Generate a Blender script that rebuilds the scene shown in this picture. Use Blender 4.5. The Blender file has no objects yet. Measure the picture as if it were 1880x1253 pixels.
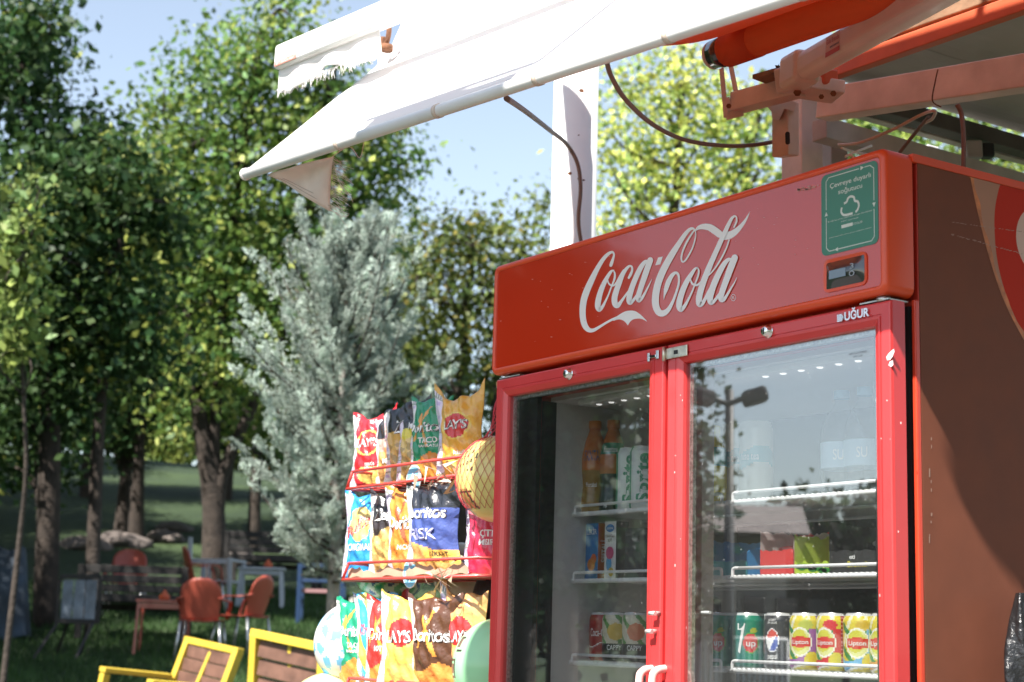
import bpy, math, random
import numpy as np
from math import sin, cos, pi, radians, sqrt
random.seed(5); RNG = np.random.default_rng(5)
SC = bpy.context.scene
COL = SC.collection

# ------------------------------------------------------------ camera
F = 3049.5; PITCH = .17774; ROLL = .02797; PSI = -.98496
C = np.array([3.1468, -2.0308, 1.16])
HB = C[2] + .5907; HT = HB + .2558
def _axes():
    f = np.array([sin(PSI)*cos(PITCH), cos(PSI)*cos(PITCH), sin(PITCH)])
    r = np.array([cos(PSI), -sin(PSI), 0]); u = np.cross(r, f)
    c, s = cos(ROLL), sin(ROLL)
    return np.array([c*r+s*u, -s*r+c*u, f])
M = _axes()
from mathutils import Matrix, Vector
cam_d = bpy.data.cameras.new('camera'); cam = bpy.data.objects.new('camera', cam_d); COL.objects.link(cam)
cam_d.sensor_width = 36.0; cam_d.lens = F/1880*36
cam_d.clip_start = .05; cam_d.clip_end = 2000
cam.matrix_world = Matrix(((M[0][0], M[1][0], -M[2][0], C[0]), (M[0][1], M[1][1], -M[2][1], C[1]),
                           (M[0][2], M[1][2], -M[2][2], C[2]), (0, 0, 0, 1)))
cam_d.dof.use_dof = True; cam_d.dof.focus_distance = 3.4; cam_d.dof.aperture_fstop = 6.0
cam_d.dof.aperture_blades = 9
SC.camera = cam
# ------------------------------------------------------------ sky, sun, exposure
SUN = np.array([.20, -.60, .80]); SUN /= np.linalg.norm(SUN)
w = bpy.data.worlds.new('World'); SC.world = w; w.use_nodes = True
nt = w.node_tree; bg = nt.nodes['Background']
sky = nt.nodes.new('ShaderNodeTexSky'); sky.sky_type = 'NISHITA'; sky.sun_disc = False
sky.sun_elevation = math.asin(SUN[2]); sky.sun_rotation = math.atan2(SUN[0], SUN[1])
sky.air_density = 1.0; sky.dust_density = .6; sky.ozone_density = 1.0
hs = nt.nodes.new('ShaderNodeHueSaturation'); hs.inputs['Saturation'].default_value = .7
tn = nt.nodes.new('ShaderNodeMix'); tn.data_type = 'RGBA'; tn.blend_type = 'MULTIPLY'; tn.inputs[0].default_value = 1; tn.inputs[7].default_value = (1.0, 1.01, .99, 1)
nt.links.new(sky.outputs[0], hs.inputs['Color']); nt.links.new(hs.outputs[0], tn.inputs[6]); nt.links.new(tn.outputs[2], bg.inputs[0]); bg.inputs[1].default_value = .082
sun_d = bpy.data.lights.new('sun', 'SUN'); sun_d.energy = 4.4; sun_d.angle = radians(.5); sun_d.color = (1, .95, .88)
sun = bpy.data.objects.new('sun', sun_d); COL.objects.link(sun)
sun.rotation_euler = Vector(SUN).to_track_quat('Z', 'Y').to_euler(); sun.location = (0, -5, 8)
vs = SC.view_settings
SC.display_settings.display_device = 'sRGB'
vs.view_transform = 'Standard'; vs.look = 'None'; vs.gamma = 1.0; vs.use_curve_mapping = False
vs.exposure = 1.6
SC.render.engine = 'CYCLES'
SC.cycles.max_bounces = 10; SC.cycles.transparent_max_bounces = 16; SC.cycles.caustics_reflective = False
SC.cycles.caustics_refractive = False; SC.cycles.sample_clamp_indirect = 6
SC.cycles.use_denoising = True

# ------------------------------------------------------------ measuring helpers (photo pixel -> real point on a real plane)
def ray(px, py): return M.T @ np.array([(px-940)/F, -(py-626.5)/F, 1.0])
def at(px, py, D): return C + ray(px, py)*D
def ony(px, py, y): v = ray(px, py); return C + v*((y-C[1])/v[1])
def onx(px, py, x): v = ray(px, py); return C + v*((x-C[0])/v[0])
def onz(px, py, z): v = ray(px, py); return C + v*((z-C[2])/v[2])
DY = .010                                   # plane of the door fronts
C2 = C*np.array([1, -1, 1]) + np.array([0, 2*DY, 0])   # mirrored eye: where things stand that the glass reflects
def mirr(px, py, D):
    v = ray(px, py)*np.array([1, -1, 1]); return C2 + v*D
RR = np.array([cos(PSI), -sin(PSI)]); FF = np.array([sin(PSI), cos(PSI)])
def G2(r, f): return C[:2] + RR*r + FF*f

# ------------------------------------------------------------ materials
MATS = {}
def mat(name, col, rough=.5, metal=0.0, noise=None, bump=None, trans=0.0, coat=0.0, spec=.5, alpha=1.0, emit=None, tcol=None, attr=False, sheen=0):
    if name in MATS: return MATS[name]
    m = bpy.data.materials.new(name); m.use_nodes = True; MATS[name] = m
    n = m.node_tree.nodes; l = m.node_tree.links; b = n['Principled BSDF']
    b.inputs['Roughness'].default_value = rough; b.inputs['Metallic'].default_value = metal
    b.inputs['Coat Weight'].default_value = coat; b.inputs['Coat Roughness'].default_value = .04
    b.inputs['Specular IOR Level'].default_value = spec
    b.inputs['Base Color'].default_value = (*col, 1)
    src = None
    tc = n.new('ShaderNodeTexCoord')
    if attr:
        a = n.new('ShaderNodeVertexColor'); a.layer_name = 'Col'; src = a.outputs[0]
    if noise:
        sc, amt = noise[0], noise[1]
        t = n.new('ShaderNodeTexNoise'); t.inputs['Scale'].default_value = sc; t.inputs['Detail'].default_value = 6
        l.new(tc.outputs['Object'], t.inputs[0])
        r = n.new('ShaderNodeMapRange'); r.inputs[1].default_value = .3; r.inputs[2].default_value = .7
        r.inputs[3].default_value = 1-amt; r.inputs[4].default_value = 1+amt
        l.new(t.outputs[0], r.inputs[0])
        mx = n.new('ShaderNodeMix'); mx.data_type = 'RGBA'; mx.blend_type = 'MULTIPLY'; mx.inputs[0].default_value = 1
        if src: l.new(src, mx.inputs[6])
        else: mx.inputs[6].default_value = (*col, 1)
        l.new(r.outputs[0], mx.inputs[7]); src = mx.outputs[2]
        rr = n.new('ShaderNodeMapRange'); rr.inputs[3].default_value = max(0, rough-.08); rr.inputs[4].default_value = min(1, rough+.12)
        l.new(t.outputs[0], rr.inputs[0]); l.new(rr.outputs[0], b.inputs['Roughness'])
    if src: l.new(src, b.inputs['Base Color'])
    if bump:
        t = n.new('ShaderNodeTexNoise'); t.inputs['Scale'].default_value = bump[0]; t.inputs['Detail'].default_value = 5
        l.new(tc.outputs['Object'], t.inputs[0])
        bm = n.new('ShaderNodeBump'); bm.inputs['Strength'].default_value = bump[1]; bm.inputs['Distance'].default_value = bump[2] if len(bump) > 2 else .005
        l.new(t.outputs[0], bm.inputs['Height']); l.new(bm.outputs[0], b.inputs['Normal'])
    if emit:
        b.inputs['Emission Color'].default_value = (*emit[0], 1); b.inputs['Emission Strength'].default_value = emit[1]
    if trans > 0:
        out = n['Material Output']; tr = n.new('ShaderNodeBsdfTranslucent'); ms = n.new('ShaderNodeMixShader')
        ms.inputs[0].default_value = trans; tr.inputs[0].default_value = (*(tcol or col), 1)
        if src and not tcol: l.new(src, tr.inputs[0])
        l.new(b.outputs[0], ms.inputs[1]); l.new(tr.outputs[0], ms.inputs[2]); l.new(ms.outputs[0], out.inputs[0])
    return m
def glassmat(name, ior, tint=(1, 1, 1), rough=0.0, dust=0.0, alpha=0.0, col=(1, 1, 1)):
    """clear pane: see-through plus fresnel reflection (lets the sun shine through)"""
    m = bpy.data.materials.new(name); m.use_nodes = True; MATS[name] = m
    n = m.node_tree.nodes; l = m.node_tree.links; n.remove(n['Principled BSDF'])
    t = n.new('ShaderNodeBsdfTransparent'); t.inputs[0].default_value = (*tint, 1)
    g = n.new('ShaderNodeBsdfGlossy'); g.inputs['Roughness'].default_value = rough
    lw = n.new('ShaderNodeLayerWeight'); lw.inputs[0].default_value = .5
    pw = n.new('ShaderNodeMath'); pw.operation = 'POWER'; pw.inputs[1].default_value = 4.0; l.new(lw.outputs['Facing'], pw.inputs[0])
    f = n.new('ShaderNodeMapRange'); f.inputs[3].default_value = ((ior-1)/(ior+1))**2; f.inputs[4].default_value = 1.0; l.new(pw.outputs[0], f.inputs[0])
    ms = n.new('ShaderNodeMixShader'); l.new(f.outputs[0], ms.inputs[0]); l.new(t.outputs[0], ms.inputs[1]); l.new(g.outputs[0], ms.inputs[2])
    last = ms
    if dust > 0 or alpha > 0:
        d = n.new('ShaderNodeBsdfDiffuse'); d.inputs[0].default_value = (*col, 1)
        m2 = n.new('ShaderNodeMixShader'); l.new(ms.outputs[0], m2.inputs[1]); l.new(d.outputs[0], m2.inputs[2])
        if dust > 0:
            tc = n.new('ShaderNodeTexCoord'); v = n.new('ShaderNodeTexNoise'); v.inputs['Scale'].default_value = 160; v.inputs['Detail'].default_value = 3
            l.new(tc.outputs['Object'], v.inputs[0]); r = n.new('ShaderNodeMapRange')
            r.inputs[1].default_value = .69; r.inputs[2].default_value = .74; r.inputs[3].default_value = dust; r.inputs[4].default_value = .35
            l.new(v.outputs[0], r.inputs[0])
            v2 = n.new('ShaderNodeTexNoise'); v2.inputs['Scale'].default_value = 3.2; l.new(tc.outputs['Object'], v2.inputs[0])
            mu = n.new('ShaderNodeMath'); mu.operation = 'MULTIPLY'; l.new(r.outputs[0], mu.inputs[0]); l.new(v2.outputs[0], mu.inputs[1])
            l.new(mu.outputs[0], m2.inputs[0])
        else: m2.inputs[0].default_value = alpha
        last = m2
    l.new(last.outputs[0], n['Material Output'].inputs[0])
    return m

# ------------------------------------------------------------ mesh builder
ROOTLOC = {}
def props(o, label=None, cat=None, group=None, kind=None):
    if label: o['label'] = label
    if cat: o['category'] = cat
    if group: o['group'] = group
    if kind: o['kind'] = kind
    return o
def thing(name, label, cat, loc=(0, 0, 0), group=None):
    o = bpy.data.objects.new(name, None); COL.objects.link(o); o.location = loc; o.empty_display_size = .05
    ROOTLOC[o.name] = np.array(loc, float)
    return props(o, label, cat, group)
class G:
    def __init__(s): s.v = []; s.f = []; s.m = []; s.s = []; s.c = []; s.n = 0
    def add(s, verts, faces, m=0, smooth=False, cols=None):
        verts = np.asarray(verts, float).reshape(-1, 3)
        s.v.append(verts); k = s.n
        for i, fc in enumerate(faces):
            s.f.append(tuple(int(a)+k for a in fc)); s.m.append(m); s.s.append(smooth)
            s.c.append(cols[i] if cols is not None else (1, 1, 1))
        s.n += len(verts); return s
    def box(s, lo, hi, m=0):
        x0, y0, z0 = lo; x1, y1, z1 = hi
        v = [(x0,y0,z0),(x1,y0,z0),(x1,y1,z0),(x0,y1,z0),(x0,y0,z1),(x1,y0,z1),(x1,y1,z1),(x0,y1,z1)]
        return s.add(v, [(0,3,2,1),(4,5,6,7),(0,1,5,4),(1,2,6,5),(2,3,7,6),(3,0,4,7)], m)
    def bar(s, P, Q, w, h, m=0, up=(0, 0, 1), ends=None):
        P = np.array(P, float); Q = np.array(Q, float); d = Q-P; d /= np.linalg.norm(d)
        a = np.cross(d, up); a /= np.linalg.norm(a); b = np.cross(a, d)
        w2, h2 = (w, h) if ends is None else ends
        v = [P+a*i*w/2+b*j*h/2 for i, j in ((-1,-1),(1,-1),(1,1),(-1,1))]+[Q+a*i*w2/2+b*j*h2/2 for i, j in ((-1,-1),(1,-1),(1,1),(-1,1))]
        return s.add(v, [(0,3,2,1),(4,5,6,7),(0,1,5,4),(1,2,6,5),(2,3,7,6),(3,0,4,7)], m)
    def tube(s, pts, r, seg=8, m=0, caps=True, smooth=True, closed=False):
        pts = np.array(pts, float); n = len(pts)
        rad = np.full(n, r) if np.isscalar(r) else np.array(r, float)
        if closed: t = np.roll(pts, -1, 0)-np.roll(pts, 1, 0)
        else: t = np.gradient(pts, axis=0)
        t /= (np.linalg.norm(t, axis=1)[:, None]+1e-12)
        a = np.cross(t[0], (0, 0, 1) if abs(t[0][2]) < .9 else (1, 0, 0)); a /= np.linalg.norm(a)
        V = []
        for i in range(n):
            a = a-t[i]*np.dot(a, t[i]); a /= np.linalg.norm(a)+1e-12; b = np.cross(t[i], a)
            for k in range(seg):
                q = 2*pi*k/seg; V.append(pts[i]+rad[i]*(cos(q)*a+sin(q)*b))
        fs = []
        for i in range(n if closed else n-1):
            j = (i+1) % n
            for k in range(seg):
                k2 = (k+1) % seg; fs.append((i*seg+k, i*seg+k2, j*seg+k2, j*seg+k))
        s.add(V, fs, m, smooth)
        if caps and not closed:
            k0 = s.n-n*seg
            s.f.append(tuple(k0+k for k in range(seg))[::-1]); s.m.append(m); s.s.append(False); s.c.append((1,1,1))
            s.f.append(tuple(k0+(n-1)*seg+k for k in range(seg))); s.m.append(m); s.s.append(False); s.c.append((1,1,1))
        return s
    def cyl(s, P, Q, r, seg=16, m=0, r2=None): return s.tube([P, Q], [r, r if r2 is None else r2], seg, m)
    def lathe(s, prof, c, seg=32, m=0, axis=2):
        V = []; c = np.array(c, float)
        for (r, h) in prof:
            for k in range(seg):
                q = 2*pi*k/seg
                p = [r*cos(q), r*sin(q), h] if axis == 2 else ([r*cos(q), h, r*sin(q)] if axis == 1 else [h, r*cos(q), r*sin(q)])
                V.append(c+p)
        fs = [(i*seg+k, i*seg+(k+1) % seg, (i+1)*seg+(k+1) % seg, (i+1)*seg+k) for i in range(len(prof)-1) for k in range(seg)]
        return s.add(V, fs, m, True)
    def grid(s, P, m=0, smooth=True, closed_u=False, cols=None):
        P = np.asarray(P, float); a, b = P.shape[:2]
        fs = []; cc = []
        for i in range(a-1):
            for j in range(b-1):
                fs.append((i*b+j, i*b+j+1, (i+1)*b+j+1, (i+1)*b+j))
                if cols is not None: cc.append(cols[i][j])
        return s.add(P.reshape(-1, 3), fs, m, smooth, cc if cols is not None else None)
    def build(s, name, mats, parent=None, bevel=0, seg=2, col=False, label=None, cat=None, group=None, kind=None, smooth_by=None, origin=None):
        me = bpy.data.meshes.new(name)
        V = np.concatenate(s.v) if s.v else np.zeros((0, 3))
        if parent is not None: off = ROOTLOC[parent.name]
        else: off = np.array(origin if origin is not None else (V.min(0)*[.5,.5,1]+V.max(0)*[.5,.5,0]))
        me.from_pydata((V-off).tolist(), [], s.f)
        if not isinstance(mats, (list, tuple)): mats = [mats]
        for q in mats: me.materials.append(q)
        me.polygons.foreach_set('material_index', s.m); me.polygons.foreach_set('use_smooth', s.s)
        if col:
            at_ = me.color_attributes.new('Col', 'FLOAT_COLOR', 'CORNER')
            arr = np.repeat(np.array([(*c, 1) for c in s.c]), [len(f) for f in s.f], axis=0)
            at_.data.foreach_set('color', arr.ravel())
        me.update()
        o = bpy.data.objects.new(name, me); COL.objects.link(o)
        if parent is not None: o.parent = parent; ROOTLOC[o.name] = off
        else: o.location = off; ROOTLOC[o.name] = off
        if bevel:
            b = o.modifiers.new('bevel', 'BEVEL'); b.width = bevel; b.segments = seg; b.limit_method = 'ANGLE'; b.harden_normals = False
        return props(o, label, cat, group, kind)
def dup(root, loc, rotz=None, label=None, group=None):
    r = root.copy(); COL.objects.link(r); r.location = loc
    if rotz is not None: r.rotation_euler = (0, 0, rotz)
    if label: r['label'] = label
    if group: r['group'] = group
    for ch in list(root.children):
        c = ch.copy(); COL.objects.link(c); c.parent = r
        for g in ch.children:
            d = g.copy(); COL.objects.link(d); d.parent = c
    return r

# ------------------------------------------------------------ flat prints: text and outlines laid on any surface
_tc = {}
def text2d(t, bold=.02, shear=0.0, space=1.0):
    """returns verts (x from 0..w, y baseline 0, cap height 1) and faces"""
    k = (t, bold, shear, space)
    if k in _tc: return _tc[k]
    cu = bpy.data.curves.new('t', 'FONT'); cu.body = t; cu.size = 1.42; cu.offset = bold; cu.shear = shear; cu.resolution_u = 4; cu.space_character = space
    o = bpy.data.objects.new('t', cu); COL.objects.link(o)
    dg = bpy.context.evaluated_depsgraph_get(); me = o.evaluated_get(dg).to_mesh()
    V = np.array([v.co[:2] for v in me.vertices]).reshape(-1, 2); Fc = [tuple(p.vertices) for p in me.polygons]
    o.evaluated_get(dg).to_mesh_clear(); bpy.data.objects.remove(o); bpy.data.curves.remove(cu)
    if len(V): V[:, 0] -= V[:, 0].min()
    _tc[k] = (V, Fc); return V, Fc
def put_text(g, t, u, v, h, mapf, m=0, wid=None, bold=.02, shear=0.0, center=True, rot=0.0, off=0.0, space=1.0):
    V, Fc = text2d(t, bold, shear, space)
    if not len(V): return
    W = V[:, 0].max(); sx = h if wid is None else wid/W
    X = (V[:, 0]-(W/2 if center else 0))*sx; Y = V[:, 1]*h
    c, s_ = cos(rot), sin(rot)
    U = u + X*c-Y*s_; Vv = v + X*s_+Y*c
    g.add(mapf(U, Vv, off), Fc, m)
def put_poly(g, pts, mapf, m=0, off=0.0):
    """filled outline via a curve (handles concave)"""
    V, Fc = poly2d([pts]); g.add(mapf(V[:, 0], V[:, 1], off), Fc, m)
def poly2d(loops):
    cu = bpy.data.curves.new('p', 'CURVE'); cu.dimensions = '2D'; cu.fill_mode = 'BOTH'
    for L in loops:
        sp = cu.splines.new('POLY'); sp.points.add(len(L)-1)
        for i, p in enumerate(L): sp.points[i].co = (p[0], p[1], 0, 1)
        sp.use_cyclic_u = True
    o = bpy.data.objects.new('p', cu); COL.objects.link(o)
    dg = bpy.context.evaluated_depsgraph_get(); me = o.evaluated_get(dg).to_mesh()
    V = np.array([v.co[:2] for v in me.vertices]).reshape(-1, 2); Fc = [tuple(p.vertices) for p in me.polygons]
    o.evaluated_get(dg).to_mesh_clear(); bpy.data.objects.remove(o); bpy.data.curves.remove(cu)
    return V, Fc
def put_disc(g, u, v, ru, rv, mapf, m=0, off=0.0, rings=4, seg=28, r0=0.0):
    V = []; fs = []
    rs = np.linspace(r0, 1, rings+1)
    for r in rs:
        for k in range(seg): V.append((u+ru*r*cos(2*pi*k/seg), v+rv*r*sin(2*pi*k/seg)))
    for i in range(rings):
        for k in range(seg):
            k2 = (k+1) % seg; fs.append((i*seg+k, (i+1)*seg+k, (i+1)*seg+k2, i*seg+k2))
    V = np.array(V); g.add(mapf(V[:, 0], V[:, 1], off), fs, m, True)
def put_rect(g, u0, u1, v0, v1, mapf, m=0, off=0.0, nu=8, nv=2):
    U, V = np.meshgrid(np.linspace(u0, u1, nu+1), np.linspace(v0, v1, nv+1), indexing='ij')
    P = mapf(U.ravel(), V.ravel(), off).reshape(nu+1, nv+1, 3); g.grid(P, m)
def spline(P, n=8, closed=False):
    P = np.array(P, float); out = []
    N = len(P)
    for i in range(N if closed else N-1):
        if closed: a, b, c, d = P[(i-1) % N], P[i], P[(i+1) % N], P[(i+2) % N]
        else: a, b, c, d = P[max(i-1, 0)], P[i], P[i+1], P[min(i+2, N-1)]
        for k in range(n):
            t = k/n
            out.append(.5*((2*b)+(-a+c)*t+(2*a-5*b+4*c-d)*t*t+(-a+3*b-3*c+d)*t**3))
    if not closed: out.append(P[-1])
    return np.array(out)

# ============================================================ GROUND
def gh(r, f):
    z = np.interp(f, [-60, 4.5, 7, 9, 12, 14, 17.6, 22, 28, 36, 45, 60, 90, 400], [0, 0, .18, .21, .26, .52, .82, 1.45, 2.6, 4.2, 5.6, 6.2, 5.5, 4])
    k = np.clip((f-20)/25, 0, 1)
    return z - k*.085*(np.clip(r, -45, 60)+9) + .03*np.sin(r*.9+f*.5)*np.clip((f-9)/5, 0, 1)
def place(r, f, dz=0.0):
    p = G2(r, f); return (p[0], p[1], float(gh(r, f))+dz)
def ground_mat():
    m = mat('grass_ground', (.03, .06, .016), rough=.95, bump=(60, .8, .03))
    n = m.node_tree.nodes; l = m.node_tree.links; b = n['Principled BSDF']
    tc = n.new('ShaderNodeTexCoord'); a = n.new('ShaderNodeTexNoise'); a.inputs['Scale'].default_value = .5; a.inputs['Detail'].default_value = 8
    l.new(tc.outputs['Object'], a.inputs[0])
    r = n.new('ShaderNodeValToRGB'); r.color_ramp.elements[0].position = .35; r.color_ramp.elements[0].color = (.013, .030, .010, 1)
    r.color_ramp.elements[1].position = .68; r.color_ramp.elements[1].color = (.038, .066, .018, 1)
    l.new(a.outputs[0], r.inputs[0]); l.new(r.outputs[0], b.inputs['Base Color'])
    return m
def make_ground():
    rs = np.unique(np.concatenate([np.linspace(-400, -60, 12), np.linspace(-60, 60, 90), np.linspace(60, 400, 12)]))
    fs = np.unique(np.concatenate([np.linspace(-300, -10, 12), np.linspace(-10, 70, 100), np.linspace(70, 900, 16)]))
    R_, F_ = np.meshgrid(rs, fs, indexing='ij'); Z = gh(R_, F_)
    P = np.stack([C[0]+RR[0]*R_+FF[0]*F_, C[1]+RR[1]*R_+FF[1]*F_, Z], -1)
    g = G(); g.grid(P[:, ::-1]); g.build('ground', ground_mat(), kind='structure', origin=(0, 0, 0))
make_ground()
# paved apron under the kiosk and fridge
g = G(); g.box((-2.2, -4.5, .004), (5.5, 3.2, .03))
g.build('pavement', mat('paving', (.12, .11, .10), .85, noise=(6, .25), bump=(40, .4)), kind='structure', origin=(0, 0, 0))
# pale path along the ridge
P = []
for t in np.linspace(0, 1, 60):
    r = -22+t*26; f = 46.5+1.2*sin(t*5)
    row = []
    for k in (-.9, .9):
        p = G2(r, f+k); row.append((p[0], p[1], float(gh(r, f+k))+.05))
    P.append(row)
g = G(); g.grid(np.array(P)[:, ::-1]); g.build('path', mat('path_gravel', (.42, .34, .28), .9, noise=(3, .2)), kind='structure', origin=(0, 0, 0))
# grass tufts on the near lawn
def grass():
    n = 52000
    f = 9+RNG.random(n)**.8*15; r = -f*.36 + RNG.random(n)*f*.36
    b = C[:2]+np.outer(r, RR)+np.outer(f, FF); z = gh(r, f)
    h = .05+RNG.random(n)*.06; a = RNG.random(n)*6.28; wd = .006+.008*RNG.random(n)
    dx = np.cos(a)*wd; dy = np.sin(a)*wd; ln = RNG.normal(0, .03, (n, 2))
    V = np.empty((n, 3, 3)); V[:, 0] = np.stack([b[:, 0]-dx, b[:, 1]-dy, z-.01], 1); V[:, 1] = np.stack([b[:, 0]+dx, b[:, 1]+dy, z-.01], 1)
    V[:, 2] = np.stack([b[:, 0]+ln[:, 0], b[:, 1]+ln[:, 1], z+h], 1)
    fast_mesh('grass', V.reshape(-1, 3), np.arange(n*3).reshape(-1, 3), mat('grass_blade', (.035, .08, .018), .7, noise=(1.5, .4), trans=.35), kind='stuff', label='short green lawn grass below the chairs', cat='grass')
def fast_mesh(name, V, Fa, m, parent=None, cols=None, mi=None, origin=None, **k):
    me = bpy.data.meshes.new(name); V = np.asarray(V, float)
    off = ROOTLOC[parent.name] if parent is not None else (np.zeros(3) if origin is None else np.array(origin, float))
    V = V-off
    nf, q = Fa.shape
    me.vertices.add(len(V)); me.vertices.foreach_set('co', V.astype(np.float32).ravel())
    me.loops.add(nf*q); me.loops.foreach_set('vertex_index', Fa.astype(np.int32).ravel())
    me.polygons.add(nf); me.polygons.foreach_set('loop_start', np.arange(0, nf*q, q, dtype=np.int32))
    me.update(calc_edges=True); me.validate()
    if cols is not None:
        a = me.color_attributes.new('Col', 'FLOAT_COLOR', 'CORNER')
        c4 = np.concatenate([cols, np.ones((nf, 1))], 1); a.data.foreach_set('color', np.repeat(c4, q, 0).astype(np.float32).ravel())
    for q_ in (m if isinstance(m, list) else [m]): me.materials.append(q_)
    o = bpy.data.objects.new(name, me); COL.objects.link(o)
    if parent is not None: o.parent = parent
    else: o.location = off
    ROOTLOC[o.name] = off
    return props(o, **{('label' if a == 'label' else a): b for a, b in k.items()})
grass()

# ============================================================ TREES
leaf_m = mat('leaf', (1, 1, 1), .55, attr=True, trans=.38, spec=.35)
bark_m = mat('bark', (.045, .034, .027), .9, noise=(9, .4), bump=(25, .8, .02))
pale_bark = mat('pale_bark', (.30, .27, .24), .9, noise=(7, .45), bump=(20, .7, .02))
def leaves(cl, n_per, spread, size, base, var=.25, tipcol=None, updir=.3, rg=None):
    rg = rg or RNG
    cl = np.asarray(cl); k = len(cl); n = k*n_per
    ctr = np.repeat(cl, n_per, 0) + rg.normal(0, 1, (n, 3))*spread*np.array([1, 1, .8])
    a = rg.normal(0, 1, (n, 3)); a[:, 2] -= .25; a /= np.linalg.norm(a, axis=1)[:, None]
    nn = rg.normal(0, 1, (n, 3)); nn[:, 2] += updir*2; b = np.cross(a, nn); b /= np.linalg.norm(b, axis=1)[:, None]+1e-9
    L = size*(.45+1.25*rg.random(n)**1.8)[:, None]
    up = np.cross(a, b)
    V = np.stack([ctr-a*L*.5, ctr+b*L*.32+up*L*.06, ctr+a*L*.5, ctr-b*L*.32+up*L*.06], 1).reshape(-1, 3)
    Fa = np.arange(n*4).reshape(-1, 4)
    cv = np.repeat(1+var*rg.uniform(-1, 1, k), n_per)*(1+.3*rg.uniform(-1, 1, n))
    hue = np.repeat(rg.uniform(-1, 1, k), n_per)[:, None]
    col = np.array(base)[None]*cv[:, None]*(1+hue*np.array([.22, .04, -.15])[None])
    if tipcol is not None:
        s = np.repeat(rg.random(k) < tipcol[1], n_per)*(rg.random(n) < .8)
        col[s] = np.array(tipcol[0])*(1+.3*rg.uniform(-1, 1, (s.sum(), 1)))
    return V, Fa, np.clip(col, .004, .9)
def blob_pts(blobs, dens, fn, deep=.8, keep=.35):
    """cluster centres inside ellipsoids measured in the photo; blob=(px,py,rx,ry,D)"""
    out = []
    for (px, py, rx, ry, D) in blobs:
        c = fn(px, py, D); R1 = rx/F*D; R2 = ry/F*D; R3 = max(R1, R2)*deep
        n = max(3, int(1.75*dens*(rx*ry)/1000))
        d = RNG.normal(0, 1, (n, 3)); d /= np.linalg.norm(d, axis=1)[:, None]
        rad = RNG.random(n)**keep
        q = d*rad[:, None]
        right = M[0] if fn is at else M[0]*np.array([1, -1, 1]); fw = M[2] if fn is at else M[2]*np.array([1, -1, 1])
        out.append(c+np.outer(q[:, 0]*R1, right)+np.outer(q[:, 1]*R2, (0, 0, 1))+np.outer(q[:, 2]*R3, fw))
    return np.concatenate(out)
def tree(name, label, blobs, base, trunks, dens=5, n_per=30, spread=.27, size=.11, var=.3, tip=None, fn=at, bark=None, limbs=40, group='park trees around the lawn', r0=.16, cat='tree'):
    """trunks: list of polylines in world coords (first point on the ground)"""
    root = thing(name, label, cat, tuple(trunks[0][0]), group)
    cl = blob_pts(blobs, dens, fn)
    V, Fa, cc = leaves(cl, n_per, spread, size, base, var, tip)
    fast_mesh('crown', V, Fa, leaf_m, root, cc)
    g = G()
    for i, t in enumerate(trunks):
        p = spline(t, 5); g.tube(p, np.linspace(r0*(1 if i == 0 else .6), r0*.25, len(p)), 9)
    g.build('trunk', bark or bark_m, root)
    gl = G()
    allp = np.concatenate([spline(t, 6) for t in trunks])
    idx = RNG.choice(len(cl), min(limbs, len(cl)), replace=False)
    for i in idx:
        q = cl[i]; low = allp[allp[:, 2] < q[2]-.1]
        if not len(low): low = allp[:1]
        s0 = low[np.argmin(np.linalg.norm((low-q)*[1, 1, .6], axis=1)+RNG.random(len(low))*.8)]
        mid = (s0+q)/2+RNG.normal(0, .12, 3)+np.array([0, 0, .1])
        p = spline([s0, mid, q], 4); gl.tube(p, np.linspace(r0*.28, .008, len(p)), 5)
    gl.build('branches', bark or bark_m, root)
    return root
def tr(px, py, D): return at(px, py, D)
def gtrunk(px, D, *rest):
    """trunk polyline that starts on the ground under pixel column px at distance D"""
    p = at(px, 1000, D); d = p-C; r = d[:2]@RR; f = d[:2]@FF
    return [np.array(place(r, f, -.1))]+[at(a, b, D) for a, b in rest]
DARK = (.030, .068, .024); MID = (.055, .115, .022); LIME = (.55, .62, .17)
tree('broadleaf_tree', 'tall dark green tree at the left edge, its crown leaving the top of the picture',
     [(30,30,75,60,20),(20,140,85,80,20),(55,240,70,60,20),(60,90,60,50,21),(150,265,80,70,20.5),(225,320,80,70,20),(100,350,130,90,19.5),(250,420,95,80,20.5),(50,470,100,90,20),(180,540,120,90,20),(100,640,120,80,20),(235,640,90,60,20),(60,720,110,40,20),(50,790,80,35,21),(150,750,70,45,21),(30,850,60,50,21),(110,820,50,40,22)],
     (.048, .098, .030), [gtrunk(95, 20, (92, 820), (85, 650), (60, 300), (30, 60)), gtrunk(178, 20, (180, 820), (200, 600), (240, 330))],
     dens=4.4, tip=((.34, .38, .09), .08), group='park trees')
tree('broadleaf_tree', 'tall bushy tree in the middle with sunlit yellow-green top and dark forked base',
     [(500,40,50,60,24),(430,110,70,70,24),(560,120,70,75,24),(480,190,100,80,24),(350,150,30,60,24),(300,215,60,60,24),(620,200,60,70,24),(410,290,130,90,24),(300,330,70,60,24),(600,290,100,90,24),(700,200,50,60,24.5),(715,300,60,60,24.5),(350,420,120,80,24),(520,420,150,90,24),(680,400,70,80,24.5),(380,540,130,80,24),(560,560,150,90,24),(440,660,150,70,24),(330,740,60,45,25),(470,770,90,45,25),(560,810,60,45,25)],
     (.14, .23, .055), [gtrunk(397, 24, (392, 930), (372, 800), (350, 620), (330, 250)), gtrunk(400, 24, (395, 900), (395, 780), (420, 500), (480, 60)), gtrunk(402, 24, (402, 910), (430, 820), (520, 600), (600, 200))],
     dens=4.0, tip=((.42, .47, .12), .20), group='park trees', r0=.2)
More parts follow.
